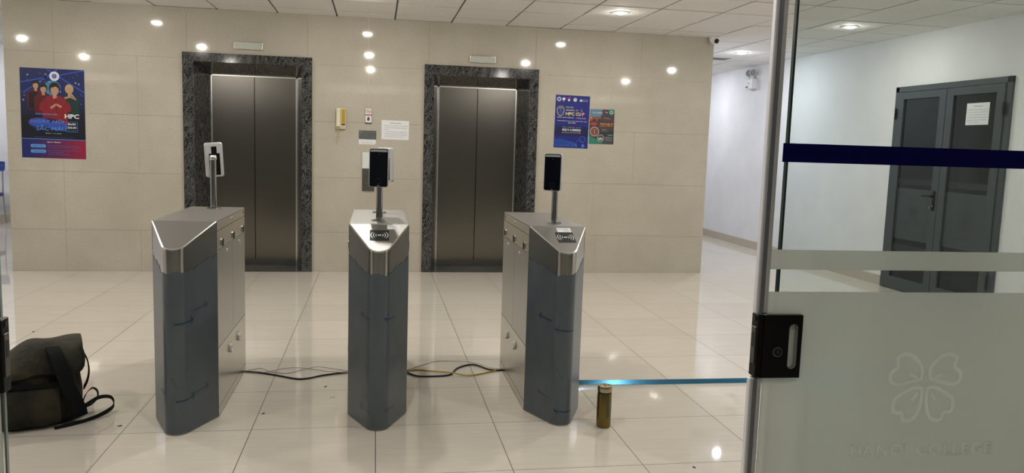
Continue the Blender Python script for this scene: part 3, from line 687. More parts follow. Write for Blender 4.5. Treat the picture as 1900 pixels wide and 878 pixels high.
# ------------------------------------------------------------------ face terminals on poles
def terminal(x, y, yaw, pitch, label, off=(0, 0), sunk=0):
    """yaw: 0 faces the camera side (-y)"""
    z0 = TOP + .003; root = empty('face_terminal', (x, y, z0), label, 'terminal', 'face terminals on the turnstiles', rz=yaw)
    b = MB(); b.cyl((0, 0, .0), .041, .006, 'chrome', 36); fl = b.build('flange', root)
    for i in range(4):
        b = MB(); a = PI/4 + i*PI/2; b.cyl((.032*math.cos(a), .032*math.sin(a), .006), .004, .0025, 'dark_display', 10); b.build('flange_screw', fl)
    b = MB(); b.cyl((0, 0, .005), .0175, .285, 'chrome', 36, e=.002); b.build('pole', root)
    mt = Matrix.Translation((off[0], -.036, .282)) @ Matrix.Rotation(off[1], 4, 'Y') @ Matrix.Rotation(pitch, 4, 'X')
    def roundrect(w, h, r, n=5):
        p = []
        for cx, cz, a0 in ((w/2 - r, h/2 - r, 0), (-w/2 + r, h/2 - r, PI/2), (-w/2 + r, -h/2 + r, PI), (w/2 - r, -h/2 + r, 1.5*PI)):
            for i in range(n + 1): a = a0 + PI/2*i/n; p.append((cx + r*math.cos(a), cz + r*math.sin(a)))
        return p
    b = MB(); P0 = roundrect(.100, .202, .012); P1 = roundrect(.096, .198, .011); P2 = roundrect(.092, .190, .010); n = len(P0)
    vs = [(u, -.011, z) for u, z in P1] + [(u, -.009, z) for u, z in P0] + [(u, .006, z) for u, z in P0] + [(u, .012, z) for u, z in P2]
    fs = [[k*n + i, k*n + (i + 1) % n, (k + 1)*n + (i + 1) % n, (k + 1)*n + i] for k in range(3) for i in range(n)]
    b.add(vs, fs, 'silver', True); b.add(vs[:n], [list(range(n))], 'silver'); b.add(vs[3*n:], [list(range(n))], 'white_plastic'); b.xf(mt); ca = b.build('casing', root)
    b = MB(); b.prism(roundrect(.094, .196, .010), -.0135, -.0105, 'screen', 'y'); b.xf(mt); s_ = b.build('screen', root)
    b = MB(); b.prism([(-.044, .082), (.044, .082), (.044, .088), (.038, .094), (-.038, .094), (-.044, .088)], -.0142, -.0133, 'screen_top', 'y'); b.xf(mt); b.build('sensor_strip', s_)
    b = MB(); b.cyl((0, -.0143, .070), .0035, .001, 'sensor', 14, 'y'); b.xf(mt); b.build('camera_lens', s_)
    b = MB(); ring(b, 0, -.070, .014, .0012, 'sensor', .0138); b.xf(mt); b.build('palm_mark', s_)
    b = MB(); b.box((-.006, -.0142, -.0935), (.006, -.0134, -.0915), 'screen_top'); b.xf(mt); b.build('maker_mark', s_)
    # recessed black back plate and neck joint
    b = MB(); b.prism([(-.030, -.088), (.030, -.088), (.030, .040), (.016, .040), (.016, .080), (-.014, .080), (-.014, .040), (-.030, .040)], .0115, .0135, 'black_plastic', 'y'); b.xf(mt); b.build('back_plate', root)
    b = MB(); b.lathe([(.0001, .022), (.016, .018), (.020, .008), (.020, -.006), (.014, -.014), (.0001, -.016)], (0, 0, .292), 'rim', 24); b.box((-.011, -.030, .272), (.011, 0, .302), 'rim', .003); b.build('neck_joint', root)
    return root
terminal(-1.109, -3.865, PI + .42, -.14, 'leftmost face terminal, turned away so its white back shows, on the left cabinet', (-.014, .09))
terminal(-.161, -4.452, -.12, -.05, 'face terminal with its black screen facing us on the middle turnstile cabinet')
terminal(-.158, -3.972, PI - .35, -.05, 'face terminal facing away, mostly hidden behind the middle front-facing one', (-.020, 0))
terminal(.786, -4.463, -.62, -.015, 'rightmost face terminal with black screen, on the right turnstile cabinet')

# ------------------------------------------------------------------ posters and papers on the wall
def poster_events():
    b = MB(); w, h = .595, .890; x0, x1 = -w/2, w/2
    b.box((x0, -.0015, -h/2), (x1, 0, h/2), flat('p1_navy', (.010, .018, .105)))
    for n_, c in (('p1_black', (.006, .006, .018)), ('p1_red', (.23, .012, .022)), ('p1_blue', (.03, .08, .42)), ('p1_lblue', (.10, .28, .66)), ('p1_moon', (.06, .22, .40)), ('p1_skin', (.46, .27, .19)), ('p1_hair', (.012, .009, .01)),
                  ('p1_blond', (.46, .34, .16)), ('p1_green', (.01, .035, .035)), ('p1_white', (.75, .77, .82)), ('p1_dred', (.10, .008, .015)), ('p1_violet', (.13, .02, .12)), ('p1_dark', (.012, .02, .07)), ('p1_maroon', (.30, .015, .045))): flat(n_, c)
    d = .0017
    rect(b, x0, -h/2, x1, -.255, 'p1_blue', d)
    # lower band running from navy to crimson, in vertical strips of print
    for i in range(10):
        t = i/9; M['p1_g%d' % i] = mat('print_band_%d' % i, (.012 + .27*t**1.5, .020 - .006*t, .14 - .09*t), .35); rect(b, x0 + w*i/10, -h/2, x0 + w*(i + 1)/10, -.255, 'p1_g%d' % i, d + .0002)
    rect(b, x0, -.255, x1, -.02, 'p1_black', d)
    for i in range(6):
        t = i/5; M['p1_n%d' % i] = mat('print_night_%d' % i, (.010 - .002*t, .018 - .008*t, .105 - .07*t), .35); rect(b, x0, .22 - .04*(i + 1), x1, .22 - .04*i, 'p1_n%d' % i, d)
    for a, c, e, f_ in ((x0, .30, x1, .44), (-.05, .44, x1, .22), (.05, .44, -.27, .2)): stroke(b, [(a, c), (e, f_)], .012, 'p1_blue', d + .0002)
    disc(b, .0, .255, .075, 'p1_moon', d + .0004); disc(b, .03, .265, .045, 'p1_lblue', d + .0005)
    ring(b, .02, .372, .046, .014, 'p1_white', d + .0006); disc(b, .02, .372, .030, 'p1_white', d + .0005); disc(b, .02, .372, .022, 'p1_blue', d + .0007); put_text(b, 'H', .02, .372, .014, .016, 'p1_white', d + .0008)
    for i in range(40):
        px, pz = random.uniform(x0 + .02, x1 - .02), random.uniform(0, .42); r = random.choice((.002, .002, .003, .005)); stroke(b, [(px - 2*r, pz), (px + 2*r, pz)], r*.6, 'p1_white', d + .0005); stroke(b, [(px, pz - 2*r), (px, pz + 2*r)], r*.6, 'p1_white', d + .0005)
    def fig(cx, cz, s, coat, hair, front=False, dd=0):
        D = d + .0008 + dd
        poly(b, [(cx - .09*s, cz - .26*s), (cx - .10*s, cz - .08*s), (cx - .055*s, cz - .035*s), (cx, cz - .02*s), (cx + .055*s, cz - .035*s), (cx + .10*s, cz - .08*s), (cx + .09*s, cz - .26*s)], coat, D)
        rect(b, cx - .014*s, cz - .05*s, cx + .014*s, cz - .01*s, 'p1_skin', D + .0001); disc(b, cx, cz + .028*s, .042*s, hair, D + .0001, .05*s); disc(b, cx, cz + .014*s, .030*s, 'p1_skin', D + .0002, .038*s)
        poly(b, [(cx - .036*s, cz + .03*s), (cx - .02*s, cz + .066*s), (cx + .025*s, cz + .066*s), (cx + .036*s, cz + .025*s), (cx + .01*s, cz + .045*s)], hair, D + .0003)
    fig(-.155, .26, .85, 'p1_dred', 'p1_hair'); poly(b, [(-.22, .05), (-.22, .20), (-.17, .22), (-.13, .2), (-.13, .05)], 'p1_hair', d + .0010)
    fig(-.085, .225, .9, 'p1_dred', 'p1_hair', dd=.0005); fig(.155, .225, .95, 'p1_green', 'p1_blond', dd=.0005); stroke(b, [(.11, .16), (.165, .175), (.215, .145), (.17, .205)], .018, 'p1_skin', d + .0020)
    fig(.02, .215, 1.25, 'p1_red', 'p1_hair', dd=.0012); poly(b, [(-.13, .03), (-.12, .10), (-.03, .16), (.02, .14), (.07, .16), (.16, .10), (.17, .03), (.02, .0)], 'p1_red', d + .0026)
    stroke(b, [(-.02, .055), (.03, .095), (.08, .07)], .022, 'p1_skin', d + .0028); stroke(b, [(.03, .16), (.03, .02)], .004, 'p1_hair', d + .0028); stroke(b, [(-.07, .14), (-.045, .05)], .003, 'p1_dred', d + .0028); stroke(b, [(.13, .13), (.10, .06)], .003, 'p1_dred', d + .0028)
    D = d + .003
    put_text(b, 'NGÔI SAO SINH VIÊN', -.06, -.005, .20, .020, 'p1_lblue', D, bold=.01); put_text(b, 'HPC', .175, -.02, .135, .045, 'p1_white', D, bold=.03)
    for i, (cx, cz, rx, rz_) in enumerate(((-.07, -.105, .16, .06), (-.13, -.09, .10, .045), (.04, -.12, .09, .045))): disc(b, cx, cz, rx, 'p1_blue' if i else 'p1_dark', D - .0004 + i*.0001, rz_)
    put_text(b, 'NGÀY HỘI', -.055, -.0785, .325, .054, 'p1_violet', D, .1, bold=.02); put_text(b, 'NGÀY HỘI', -.055, -.078, .31, .046, 'p1_lblue', D + .0002, .1)
    put_text(b, 'SẮC MÀU', -.02, -.140, .28, .060, 'p1_lblue', D, .1)
    for a, c in (((.12, -.175), (.225, -.175)), ((.225, -.175), (.225, -.075)), ((.225, -.075), (.12, -.075)), ((.12, -.075), (.12, -.175))): stroke(b, [a, c], .003, 'p1_lblue', D)
    put_text(b, '8h00', .172, -.098, .075, .020, 'p1_white', D, bold=.02); put_text(b, '22h30', .172, -.132, .085, .020, 'p1_white', D, bold=.02); put_text(b, 'SÂN TRƯỜNG', .172, -.160, .08, .009, 'p1_lblue', D)
    put_text(b, 'THỨ 6 - 11/11/2022', .0, -.195, .15, .011, 'p1_white', D); put_text(b, 'TRƯỜNG CAO ĐẲNG BÁCH KHOA HÀ NỘI, PHƯỜNG TRUNG VĂN', .0, -.235, .36, .008, 'p1_lblue', D)
    rect(b, x0, -.258, x1, -.252, 'p1_lblue', D); put_text(b, 'LỊCH TRÌNH', .0, -.285, .125, .016, 'p1_white', D, bold=.02)
    for i, z in enumerate((-.325, -.378)):
        stroke(b, [(-.20, z), (-.09, z)], .034, 'p1_lblue', D); disc(b, -.20, z, .017, 'p1_lblue', D + .00005); disc(b, -.09, z, .017, 'p1_lblue', D + .00005); put_text(b, ('8h00-17h00', '18h00-22h30')[i], -.145, z, .10, .011, 'p1_dark', D + .0002)
    for i, (t, z, w_) in enumerate((('8H00: KHAI MẠC - KHÁNH THÀNH PHÒNG TRUYỀN THỐNG', -.318, .29), ('9H30: THỂ THAO, TRÒ CHƠI, DÂN VŨ, QUÀ TẶNG', -.336, .30), ('18H: BIỂU DIỄN NHẠC KỊCH, HÁT MÚA - ĐĂNG KÝ', -.366, .32), ('- ĐÊM NHẠC HỘI SINH VIÊN', -.385, .14), ('22H: BỐC THĂM TRÚNG THƯỞNG', -.404, .20))):
        put_text(b, t, -.055, z, w_, .009, 'p1_lblue', D, align='l')
    o = b.build('poster', None, (-3.381, -.0005, 1.598), (0, math.radians(.4), 0))
    tag(o, 'large navy and crimson event poster with four performers, taped left of the lifts', 'poster', 'posters taped to the tiled wall')
poster_events()
def poster_cup():
    b = MB(); w, h = .392, .582; x0, x1 = -w/2, w/2; d = .0017
    b.box((x0, -.0015, -h/2), (x1, 0, h/2), flat('p2_blue', (.010, .018, .19)))
    for n_, c in (('p2_dark', (.006, .010, .075)), ('p2_mid', (.012, .055, .30)), ('p2_white', (.75, .77, .82)), ('p2_yel', (.72, .62, .20)), ('p2_pink', (.72, .30, .36)), ('p2_red', (.5, .03, .05)), ('p2_lb', (.08, .18, .50))): flat(n_, c)
    rect(b, x0, -.16, x1, -.05, 'p2_dark', d); rect(b, x0, -h/2, x1, -.16, 'p2_blue', d + .0001)
    poly(b, [(x0, -.27), (x0, -.20), (-.12, -.19), (-.05, -.21), (.02, -.22), (.08, -.27)], 'p2_mid', d + .0003)
    for cx, cz, r in ((.10, -.245, .055), (.04, -.265, .03), (.13, -.19, .035), (-.0, -.255, .03), (.14, -.265, .02)):
        ring(b, cx, cz, r if cz - r > -h/2 else cz + h/2, .003, 'p2_lb', d + .0004)
    disc(b, .14, -.262, .014, 'p2_lb', d + .0005); disc(b, .06, -.262, .011, 'p2_lb', d + .0005)
    D = d + .0006; z = .245
    ring(b, -.158, z, .023, .007, 'p2_white', D); disc(b, -.158, z, .011, 'p2_lb', D)
    poly(b, [(-.122, z + .006), (-.108, z + .020), (-.096, z + .014), (-.086, z + .016), (-.09, z - .006), (-.105, z - .014), (-.119, z - .006)], 'p2_white', D); put_text(b, 'HPC', -.104, z - .021, .022, .006, 'p2_white', D)
    poly(b, [(-.062, z + .020), (-.028, z + .022), (-.028, z - .004), (-.045, z - .014), (-.062, z - .002)], 'p2_red', D); poly(b, [(-.060, z - .004), (-.045, z + .004), (-.030, z - .006), (-.045, z - .022)], 'p2_white', D + .0001)
    ring(b, .026, z, .020, .007, 'p2_white', D); disc(b, .026, z - .003, .009, 'p2_white', D); put_text(b, 'SINH VIÊN', .022, z - .026, .05, .005, 'p2_lb', D)
    for q in range(4): rect(b, .080 + q*.008, z - .018, .085 + q*.008, z + .010 - abs(q - 1.5)*.004, 'p2_white', D)
    put_text(b, 'CAO ĐẲNG', .143, z + .006, .05, .007, 'p2_white', D); put_text(b, 'BÁCH KHOA', .146, z - .010, .056, .010, 'p2_white', D)
    sh = [(-.173, .145), (-.173, .105), (-.160, .075), (-.135, .060), (-.110, .075), (-.097, .105), (-.097, .145), (-.135, .155)]
    stroke(b, sh, .006, 'p2_yel', D, True); ring(b, -.135, .100, .015, .005, 'p2_lb', D); put_text(b, 'HPC', -.135, .130, .024, .009, 'p2_yel', D)
    for q in range(5): disc(b, -.165 + q*.015, .165 + (.006 - abs(q - 2)*.003), .0035, 'p2_yel', D, n=10)
    put_text(b, 'Chào mừng', -.033, .160, .085, .020, 'p2_white', D, .3); put_text(b, 'GIẢI BÓNG', -.028, .130, .098, .020, 'p2_yel', D, bold=.02); put_text(b, 'ĐÁ', .052, .130, .028, .020, 'p2_pink', D, bold=.02)
    stroke(b, [(.095, .125), (.105, .145), (.115, .125), (.105, .118)], .002, 'p2_white', D, True)
    put_text(b, 'HPC', -.025, .088, .100, .036, 'p2_yel', D, bold=.03); put_text(b, 'CU', .072, .088, .062, .036, 'p2_yel', D, bold=.03); put_text(b, 'P', .128, .088, .026, .036, 'p2_pink', D, bold=.03)
    put_text(b, 'HPC CUP LẦN 8', -.075, .048, .185, .018, 'p2_yel', D, bold=.02); put_text(b, '- NĂM 2022', .098, .045, .125, .018, 'p2_pink', D, bold=.02)
    put_text(b, 'CHÀO MỪNG NGÀY NHÀ GIÁO VIỆT NAM', .0, .008, .34, .011, 'p2_white', D, bold=.02); put_text(b, '20/11/2022', .0, -.012, .085, .011, 'p2_white', D, bold=.02)
    put_text(b, 'KHAI MẠC', .0, -.062, .075, .011, 'p2_yel', D); stroke(b, [(-.11, -.062), (-.05, -.062)], .0015, 'p2_white', D); stroke(b, [(.05, -.062), (.11, -.062)], .0015, 'p2_white', D)
    put_text(b, '02/11/2022', .0, -.090, .215, .024, 'p2_white', D, bold=.03); put_text(b, 'SÂN BÓNG HỒ TÙNG MẬU', .0, -.120, .22, .014, 'p2_yel', D, bold=.01); put_text(b, 'PHƯỜNG MAI DỊCH - CẦU GIẤY - HÀ NỘI', .0, -.139, .22, .006, 'p2_lb', D); rect(b, x0 + .012, -.272, -.03, -.268, 'p2_lb', D)
    o = b.build('poster', None, (1.974, -.0005, 1.707), (0, math.radians(.7), 0))
    tag(o, 'navy HPC CUP football poster on the wall right of the second lift', 'poster', 'posters taped to the tiled wall')
poster_cup()
def poster_small():
    b = MB(); w, h = .287, .388; x0, x1 = -w/2, w/2; d = .0017
    b.box((x0, -.0015, -h/2), (x1, 0, h/2), flat('p3_dark', (.065, .045, .055)))
    for n_, c in (('p3_green', (.025, .20, .14)), ('p3_lb', (.12, .22, .34)), ('p3_red', (.42, .05, .04)), ('p3_or', (.65, .28, .03)), ('p3_white', (.7, .72, .72)), ('p3_grey', (.035, .035, .04)), ('p3_brown', (.20, .09, .07))): flat(n_, c)
    rect(b, -.02, -h/2, x1, -.04, 'p3_grey', d); poly(b, [(x0, .06), (x0, h/2), (.0, h/2), (-.0, .14), (-.03, .10)], 'p3_lb', d + .0001); poly(b, [(x0, -h/2), (x0, -.09), (-.08, -.13), (.02, -h/2)], 'p3_green', d + .0002)
    disc(b, .108, .165, .034, 'p3_green', d + .0002); rect(b, .075, .165, x1, h/2, 'p3_green', d + .0003); ring(b, .108, .163, .018, .005, 'p3_white', d + .0004)
    D = d + .0006
    put_text(b, 'VŨ ĐIỆU', -.055, .155, .12, .020, 'p3_white', D, bold=.01); put_text(b, 'SINH VIÊN', -.045, .132, .10, .016, 'p3_lb', D + .0001, bold=.01); rect(b, x0, .08, -.01, .112, 'p3_brown', D)
    for q in range(4): disc(b, -.125 + .032*q, .098, .010, ('p3_or', 'p3_brown', 'p3_red', 'p3_brown')[q], D + .0001); disc(b, -.125 + .032*q, .075, .013, ('p3_red', 'p3_grey', 'p3_brown', 'p3_grey')[q], D + .0001)
    disc(b, -.095, .030, .040, 'p3_red', D, .018); stroke(b, [(.04, .168), (.052, .155), (.06, .165)], .006, 'p3_white', D); stroke(b, [(.02, .10), (.10, .09)], .002, 'p3_white', D); put_text(b, 'CHƯƠNG TRÌNH CA NHẠC', .068, .068, .125, .009, 'p3_red', D)
    put_text(b, 'Thế Hệ Z', .058, .030, .155, .036, 'p3_or', D, .25, .03); stroke(b, [(-.03, .002), (.06, .008), (.12, .006)], .003, 'p3_or', D)
    for cx, cz, r in ((-.082, -.055, .052), (-.008, -.130, .040)):
        disc(b, cx, cz, r, 'p3_white', D); disc(b, cx, cz, r - .004, 'p3_brown' if r > .05 else 'p3_grey', D + .0001)
        for q in range(5): rect(b, cx - r*.6 + q*r*.25, cz - r*.5, cx - r*.6 + q*r*.25 + r*.14, cz + r*(.1 + .3*((q*7) % 3)/2), 'p3_white' if r < .05 else ('p3_red', 'p3_grey', 'p3_or')[q % 3], D + .0002)
    put_text(b, 'THỜI GIAN', .0, -.028, .05, .008, 'p3_white', D, align='l'); put_text(b, 'SÂN KHẤU LỚN', .0, -.046, .075, .008, 'p3_white', D, align='l')
    rect(b, .07, -.098, .135, -.086, 'p3_green', D); put_text(b, 'VÉ MỜI', .102, -.092, .04, .007, 'p3_white', D + .0001)
    for q in range(4): put_text(b, 'HOTLINE  098', .085, -.115 - q*.014, .08, .006, 'p3_white', D)
    rect(b, -.0, -.182, .135, -.178, 'p3_lb', D)
    o = b.build('poster', None, (2.322, -.0005, 1.664), (0, math.radians(-.3), 0))
    tag(o, 'smaller green and brown show poster beside the HPC CUP poster', 'poster', 'posters taped to the tiled wall')
poster_small()
def notice(name, w, h, lines, loc, rot, label, title='THÔNG BÁO', k='paper'):
    b = MB(); b.box((-w/2, -.0012, -h/2), (w/2, 0, h/2), k); put_text(b, title, 0, h*.36, w*.42, h*.06, 'ink', .0015, bold=.02)
    for t, z, x, ww in lines: put_text(b, t, -w*.44 + x*w, z*h, ww*w, h*.055, 'ink', .0015, align='l', bold=.01)
    return tag(b.build(name, None, loc, rot), label, 'notice')
notice('notice_sheet', .292, .205, [('1. Thang máy chỉ phục vụ giảng viên, cán bộ nhân viên', .22, 0, .9), ('nhà trường và khách đến làm việc tại các phòng ban', .12, .05, .82), ('của tòa nhà.', .03, .05, .16),
    ('2. Yêu cầu sinh viên không tự ý sử dụng thang máy', -.08, 0, .88), ('trong giờ học, không chở hàng hóa cồng kềnh, quá', -.17, .05, .83), ('tải, không hút thuốc trong thang máy, giữ gìn vệ sinh', -.26, .05, .83), ('chung và chấp hành nội quy của tòa nhà', -.35, .05, .68)],
    (.020, -.0005, 1.549), (0, math.radians(.3), 0), 'white A4 printed notice taped between the two lifts')
notice('notice_sheet', .286, .205, [('Đề nghị sinh viên không đứng trước cửa', .20, .03, .84), ('ra vào phòng học khi chưa đến giờ lên', .08, .0, .90), ('lớp theo thời khóa biểu quy định', -.04, .04, .78), ('Sinh viên giữ trật tự, vệ sinh chung', -.16, .0, .88), ('không xả rác tại khu vực hành lang', -.28, .0, .86), ('Trân trọng cảm ơn!', -.38, .02, .5)],
    (XR - .0225, -2.040, 1.853), (0, 0, -PI/2), 'white printed notice stuck on the dark glass of the grey double door')

# ------------------------------------------------------------------ small fittings on the tiled wall
def indicator(x, z, w, h, label):
    b = MB(); b.box((x - w/2, -.022, z - h/2), (x + w/2, 0, z + h/2), 'steel', .003); bo = b.build('floor_indicator')
    tag(bo, label, 'sign', 'plates above the lift doors')
    p = MB(); p.box((x - w/2 + .008, -.0235, z - h/2 + .008), (x + w/2 - .008, -.0215, z + h/2 - .008), 'indicator', .0008, 1); p.build('display_plate', bo)
indicator(-1.494, 2.362, .290, .074, 'pale rectangular indicator plate above the left lift'); indicator(.952, 2.342, .283, .074, 'pale rectangular indicator plate above the right lift')
# intercom phone
ph = empty('wall_phone', (-.553, 0, 1.655), 'cream and yellow intercom phone with hanging cord between the lifts', 'phone')
b = MB(); b.box((-.050, -.028, -.115), (.050, 0, .108), 'cream', .008, 3); b.build('phone_base', ph)
b = MB(); b.box((.006, -.030, -.060), (.044, -.0275, .098), 'yellow_label', .001, 1); b.box((.006, -.0305, -.072), (.044, -.0275, -.058), flat('label_blue', (.02, .03, .16)), .0005, 1)
for i in range(7): b.box((.012, -.0308, .078 - i*.018), (.038, -.0298, .082 - i*.018), flat('label_brown', (.28, .16, .03)))
b.build('label_strip', ph)
b = MB(); b.box((-.046, -.060, -.088), (-.008, -.034, .104), 'cream_handset', .010, 3); b.box((-.048, -.064, .062), (-.006, -.027, .106), 'cream_handset', .010, 3); b.box((-.048, -.064, -.092), (-.006, -.027, -.048), 'cream_handset', .010, 3); b.build('handset', ph)
b = MB(); pts = []
for i in range(130):
    t = i/129; a = t*2*PI*14
    if t < .5: z = -.09 - .155*t*2; x = -.026 + .002*math.sin(t*9)
    else: z = -.245 + .130*(t - .5)*2; x = -.040 + .012*(t - .5)*2
    pts.append((x + .0055*math.cos(a), -.020 + .0055*math.sin(a), z))
b.tube(pts, .0020, 'cream', 6); b.build('coiled_cord', ph)
# no-smoking plaque
b = MB(); b.box((-.034, -.008, -.084), (.034, 0, .084), 'dark_display', .002, 1); b.box((-.031, -.0092, .016), (.031, -.0075, .081), 'paper'); b.box((-.031, -.0092, -.068), (.031, -.0075, .004), 'paper'); b.box((-.031, -.0093, .004), (.031, -.0075, .014), flat('sign_red', (.42, .02, .03)))
flat('sign_dark', (.05, .05, .05)); ring(b, 0, .048, .024, .005, 'sign_red', .0096); stroke(b, [(-.015, .063), (.015, .033)], .004, 'sign_red', .0098); stroke(b, [(-.012, .046), (.014, .046)], .005, 'sign_dark', .0095)
poly(b, [(-.012, -.05), (-.014, -.03), (-.008, -.012), (0, -.006), (.009, -.014), (.014, -.032), (.011, -.05)], 'sign_dark', .0095); disc(b, 0, -.03, .006, 'sign_red', .0097)
tag(b.build('safety_plaque', None, (-.266, 0, 1.690)), 'small red and white no-smoking plaque beside the wall phone', 'sign')
# grey sign with white strip under it
b = MB(); b.box((-.092, -.006, -.045), (.092, 0, .045), flat('sign_grey', (.10, .105, .11)), .001, 1); ring(b, -.068, .024, .012, .004, 'screen_top', .0063); put_text(b, 'HƯỚNG DẪN SỬ DỤNG THANG MÁY', .018, .024, .125, .009, 'screen_top', .0063); put_text(b, 'an toàn - văn minh', -.03, -.010, .075, .008, 'screen_top', .0063)
ring(b, .060, -.020, .017, .002, 'screen_top', .0063, 4)
tag(b.build('lift_sign', None, (-.273, 0, 1.489)), 'dark grey plate sign above the lift call buttons', 'sign')
b = MB(); b.prism([(-.088, .030), (.090, .030), (.094, -.008), (.075, -.026), (-.086, -.026)], -.0015, 0, 'paper', 'y'); put_text(b, 'ĐIỆN THOẠI CỨU HỘ', -.01, .016, .13, .008, 'ink', .0018); put_text(b, '0987 654 321', .0, -.008, .12, .009, 'ink', .0018)
tag(b.build('paper_strip', None, (-.278, 0, 1.412), (0, math.radians(1), 0)), 'narrow white paper strip stuck under the dark grey sign', 'notice')
cp = empty('call_panel', (-.262, 0, 1.095), 'steel lift call button panel partly behind the middle face terminal', 'panel')
b = MB(); b.box((-.065, -.010, -.210), (.065, 0, .210), 'steel', .002, 1); b.build('face_plate', cp)
b = MB(); b.box((-.064, -.0125, .034), (.064, -.0095, .209), 'pale_display', .001, 1); b.box((.012, -.0132, .180), (.030, -.0122, .196), 'ink'); b.build('display', cp)
for z0, z1 in ((-.062, .028), (-.208, -.068)):
    b = MB(); b.box((-.064, -.0125, z0), (.064, -.0095, z1), 'dark_display', .001, 1)
    c_ = (z1 - .030); 
    for q in (-1, 1): b.box((.022 + q*.014 - .0012, -.0132, c_ - .016), (.022 + q*.014 + .0012, -.0122, c_ + .016), 'screen_top'); b.box((.008, -.0132, c_ + q*.016 - .0012), (.036, -.0122, c_ + q*.016 + .0012), 'screen_top')
    poly(b, [(.014, c_ - .006), (.030, c_ - .006), (.022, c_ + .008)] if z1 > 0 else [(.014, c_ + .006), (.030, c_ + .006), (.022, c_ - .008)], 'screen_top', .0133); b.build('call_button', cp)

# ------------------------------------------------------------------ ceiling lights, vent, camera, emergency light
def downlight(x, y, lens, label, group):
    root = empty('downlight', (x, y, H), label, 'ceiling light', group)
    b = MB(); b.lathe([(.047, .002), (.049, -.005), (.060, -.007), (.078, -.004), (.082, .002)], (0, 0, 0), 'white_plastic', 36); b.build('trim_ring', root)
    b = MB(); b.lathe([(.0001, -.018), (.018, -.0170), (.032, -.0140), (.042, -.0090), (.048, -.0035)], (0, 0, 0), lens, 36); b.build('lens', root)
    return root
hall = downlight(-.299, -1.245, 'lamp', 'round recessed downlight nearest the wall between the two lifts', 'downlights in the hall ceiling')
rows = {-1.245: 'row nearest the lift wall', -3.645: 'row above the turnstiles', -6.045: 'row just inside the glass front'}
colsn = {-5.099: 'far left', -2.699: 'left of the left lift', -.299: 'between the lifts', 2.101: 'right of the right lift', 4.501: 'in front of the grey double door'}
for y in rows:
    for x in colsn:
        if abs(x + .299) < .01 and abs(y + 1.245) < .01: continue
        o = copy_tree(hall); o.location = (x, y, H); o['label'] = 'hall downlight %s, %s' % (colsn[x], rows[y])
corr = downlight(4.501, 1.155, 'lamp_corr', 'downlight in the corridor ceiling beyond the right corner of the lift wall', 'corridor downlights')
for x, y, t in ((4.501, 3.555, 'corridor downlight deep behind the lift wall on the right'), (-5.7, 1.155, 'corridor downlight beyond the left corner of the lift wall'), (-5.7, 3.555, 'corridor downlight above the blue chair on the left'), (-.299, 3.555, 'corridor downlight hidden behind the lift core')):
    o = copy_tree(corr); o.location = (x, y, H); o['label'] = t
vest = downlight(-2.699, -9.045, 'lamp_out', 'vestibule downlight behind us on the left', 'vestibule downlights')
for x, y, t in ((2.101, -9.045, 'vestibule downlight behind us on the right'), (-.299, -11.445, 'vestibule downlight far behind us')):
    o = copy_tree(vest); o.location = (x, y, H); o['label'] = t
vt = empty('ceiling_vent', (4.36, 1.86, H), 'grey slotted air vent in the corridor ceiling by the right corner', 'vent')
b = MB(); b.box((-.60, -.13, -.006), (.28, .13, .0), 'vent', .002, 1); b.build('vent_frame', vt)
for i in range(5):
    b = MB(); b.box((-.585, -.11 + i*.047, -.010), (.265, -.11 + i*.047 + .012, -.005), 'vent_slot'); b.build('slot', vt)
cc = empty('security_camera', (3.575, -.055, H), 'small white turret security camera at the ceiling corner of the lift wall', 'camera')
b = MB(); b.cyl((0, 0, -.022), .052, .022, 'white_plastic', 32); b.build('mounting_base', cc)
b = MB(); b.lathe([(.0001, -.080)] + [(.046*math.sin(a), -.034 - .046*math.cos(a)) for a in [.2*i for i in range(1, 12)]], (0, 0, 0), 'white_plastic', 28); b.build('housing', cc)
b = MB(); mt = Matrix.Translation((.014, -.030, -.046)) @ Matrix.Rotation(math.radians(28), 4, 'Z') @ Matrix.Rotation(math.radians(20), 4, 'X'); b.cyl((0, -.024, 0), .026, .03, 'black_plastic', 24, 'y'); b.cyl((0, -.028, 0), .010, .006, 'screen', 20, 'y'); b.xf(mt); b.build('lens', cc)
el = empty('emergency_light', (XR, 2.56, 2.46), 'white twin-head emergency light high on the corridor wall', 'light', rz=-PI/2)
b = MB(); b.box((-.11, -.085, -.085), (.11, 0, .06), 'white_plastic', .008, 3); b.box((-.06, -.07, .055), (.06, -.01, .085), 'white_plastic', .006, 2); b.build('battery_box', el)
b = MB(); b.box((-.09, -.0875, -.065), (-.01, -.084, -.045), 'label_blue', .001, 1); b.box((-.02, -.0875, -.01), (.02, -.084, .0), 'ink'); b.box((-.05, -.0735, .060), (.03, -.069, .078), 'vent'); b.build('label_strip', el)
for sx in (-.065, .065):
    b = MB(); b.cyl((sx, -.055, .075), .012, .04, 'white_plastic', 14); b.lathe([(.0001, .03), (.035, .02), (.052, -.03), (.055, -.045), (.050, -.048), (.046, -.040)], (0, 0, 0), 'white_plastic', 28, 'y', ); b.xf(Matrix.Translation((sx, -.040, .150)) @ Matrix.Rotation(math.radians(42), 4, 'Z'), len(b.v) - 6*28); lh = b.build('lamp_head', el)
    b = MB(); b.lathe([(.0001, -.036), (.047, -.040)], (0, 0, 0), 'screen_top', 28, 'y'); b.lathe([(.012, -.042), (.014, -.044), (.016, -.042)], (0, 0, 0), 'vent', 20, 'y'); b.xf(Matrix.Translation((sx, -.040, .150)) @ Matrix.Rotation(math.radians(42), 4, 'Z')); b.build('reflector', lh)

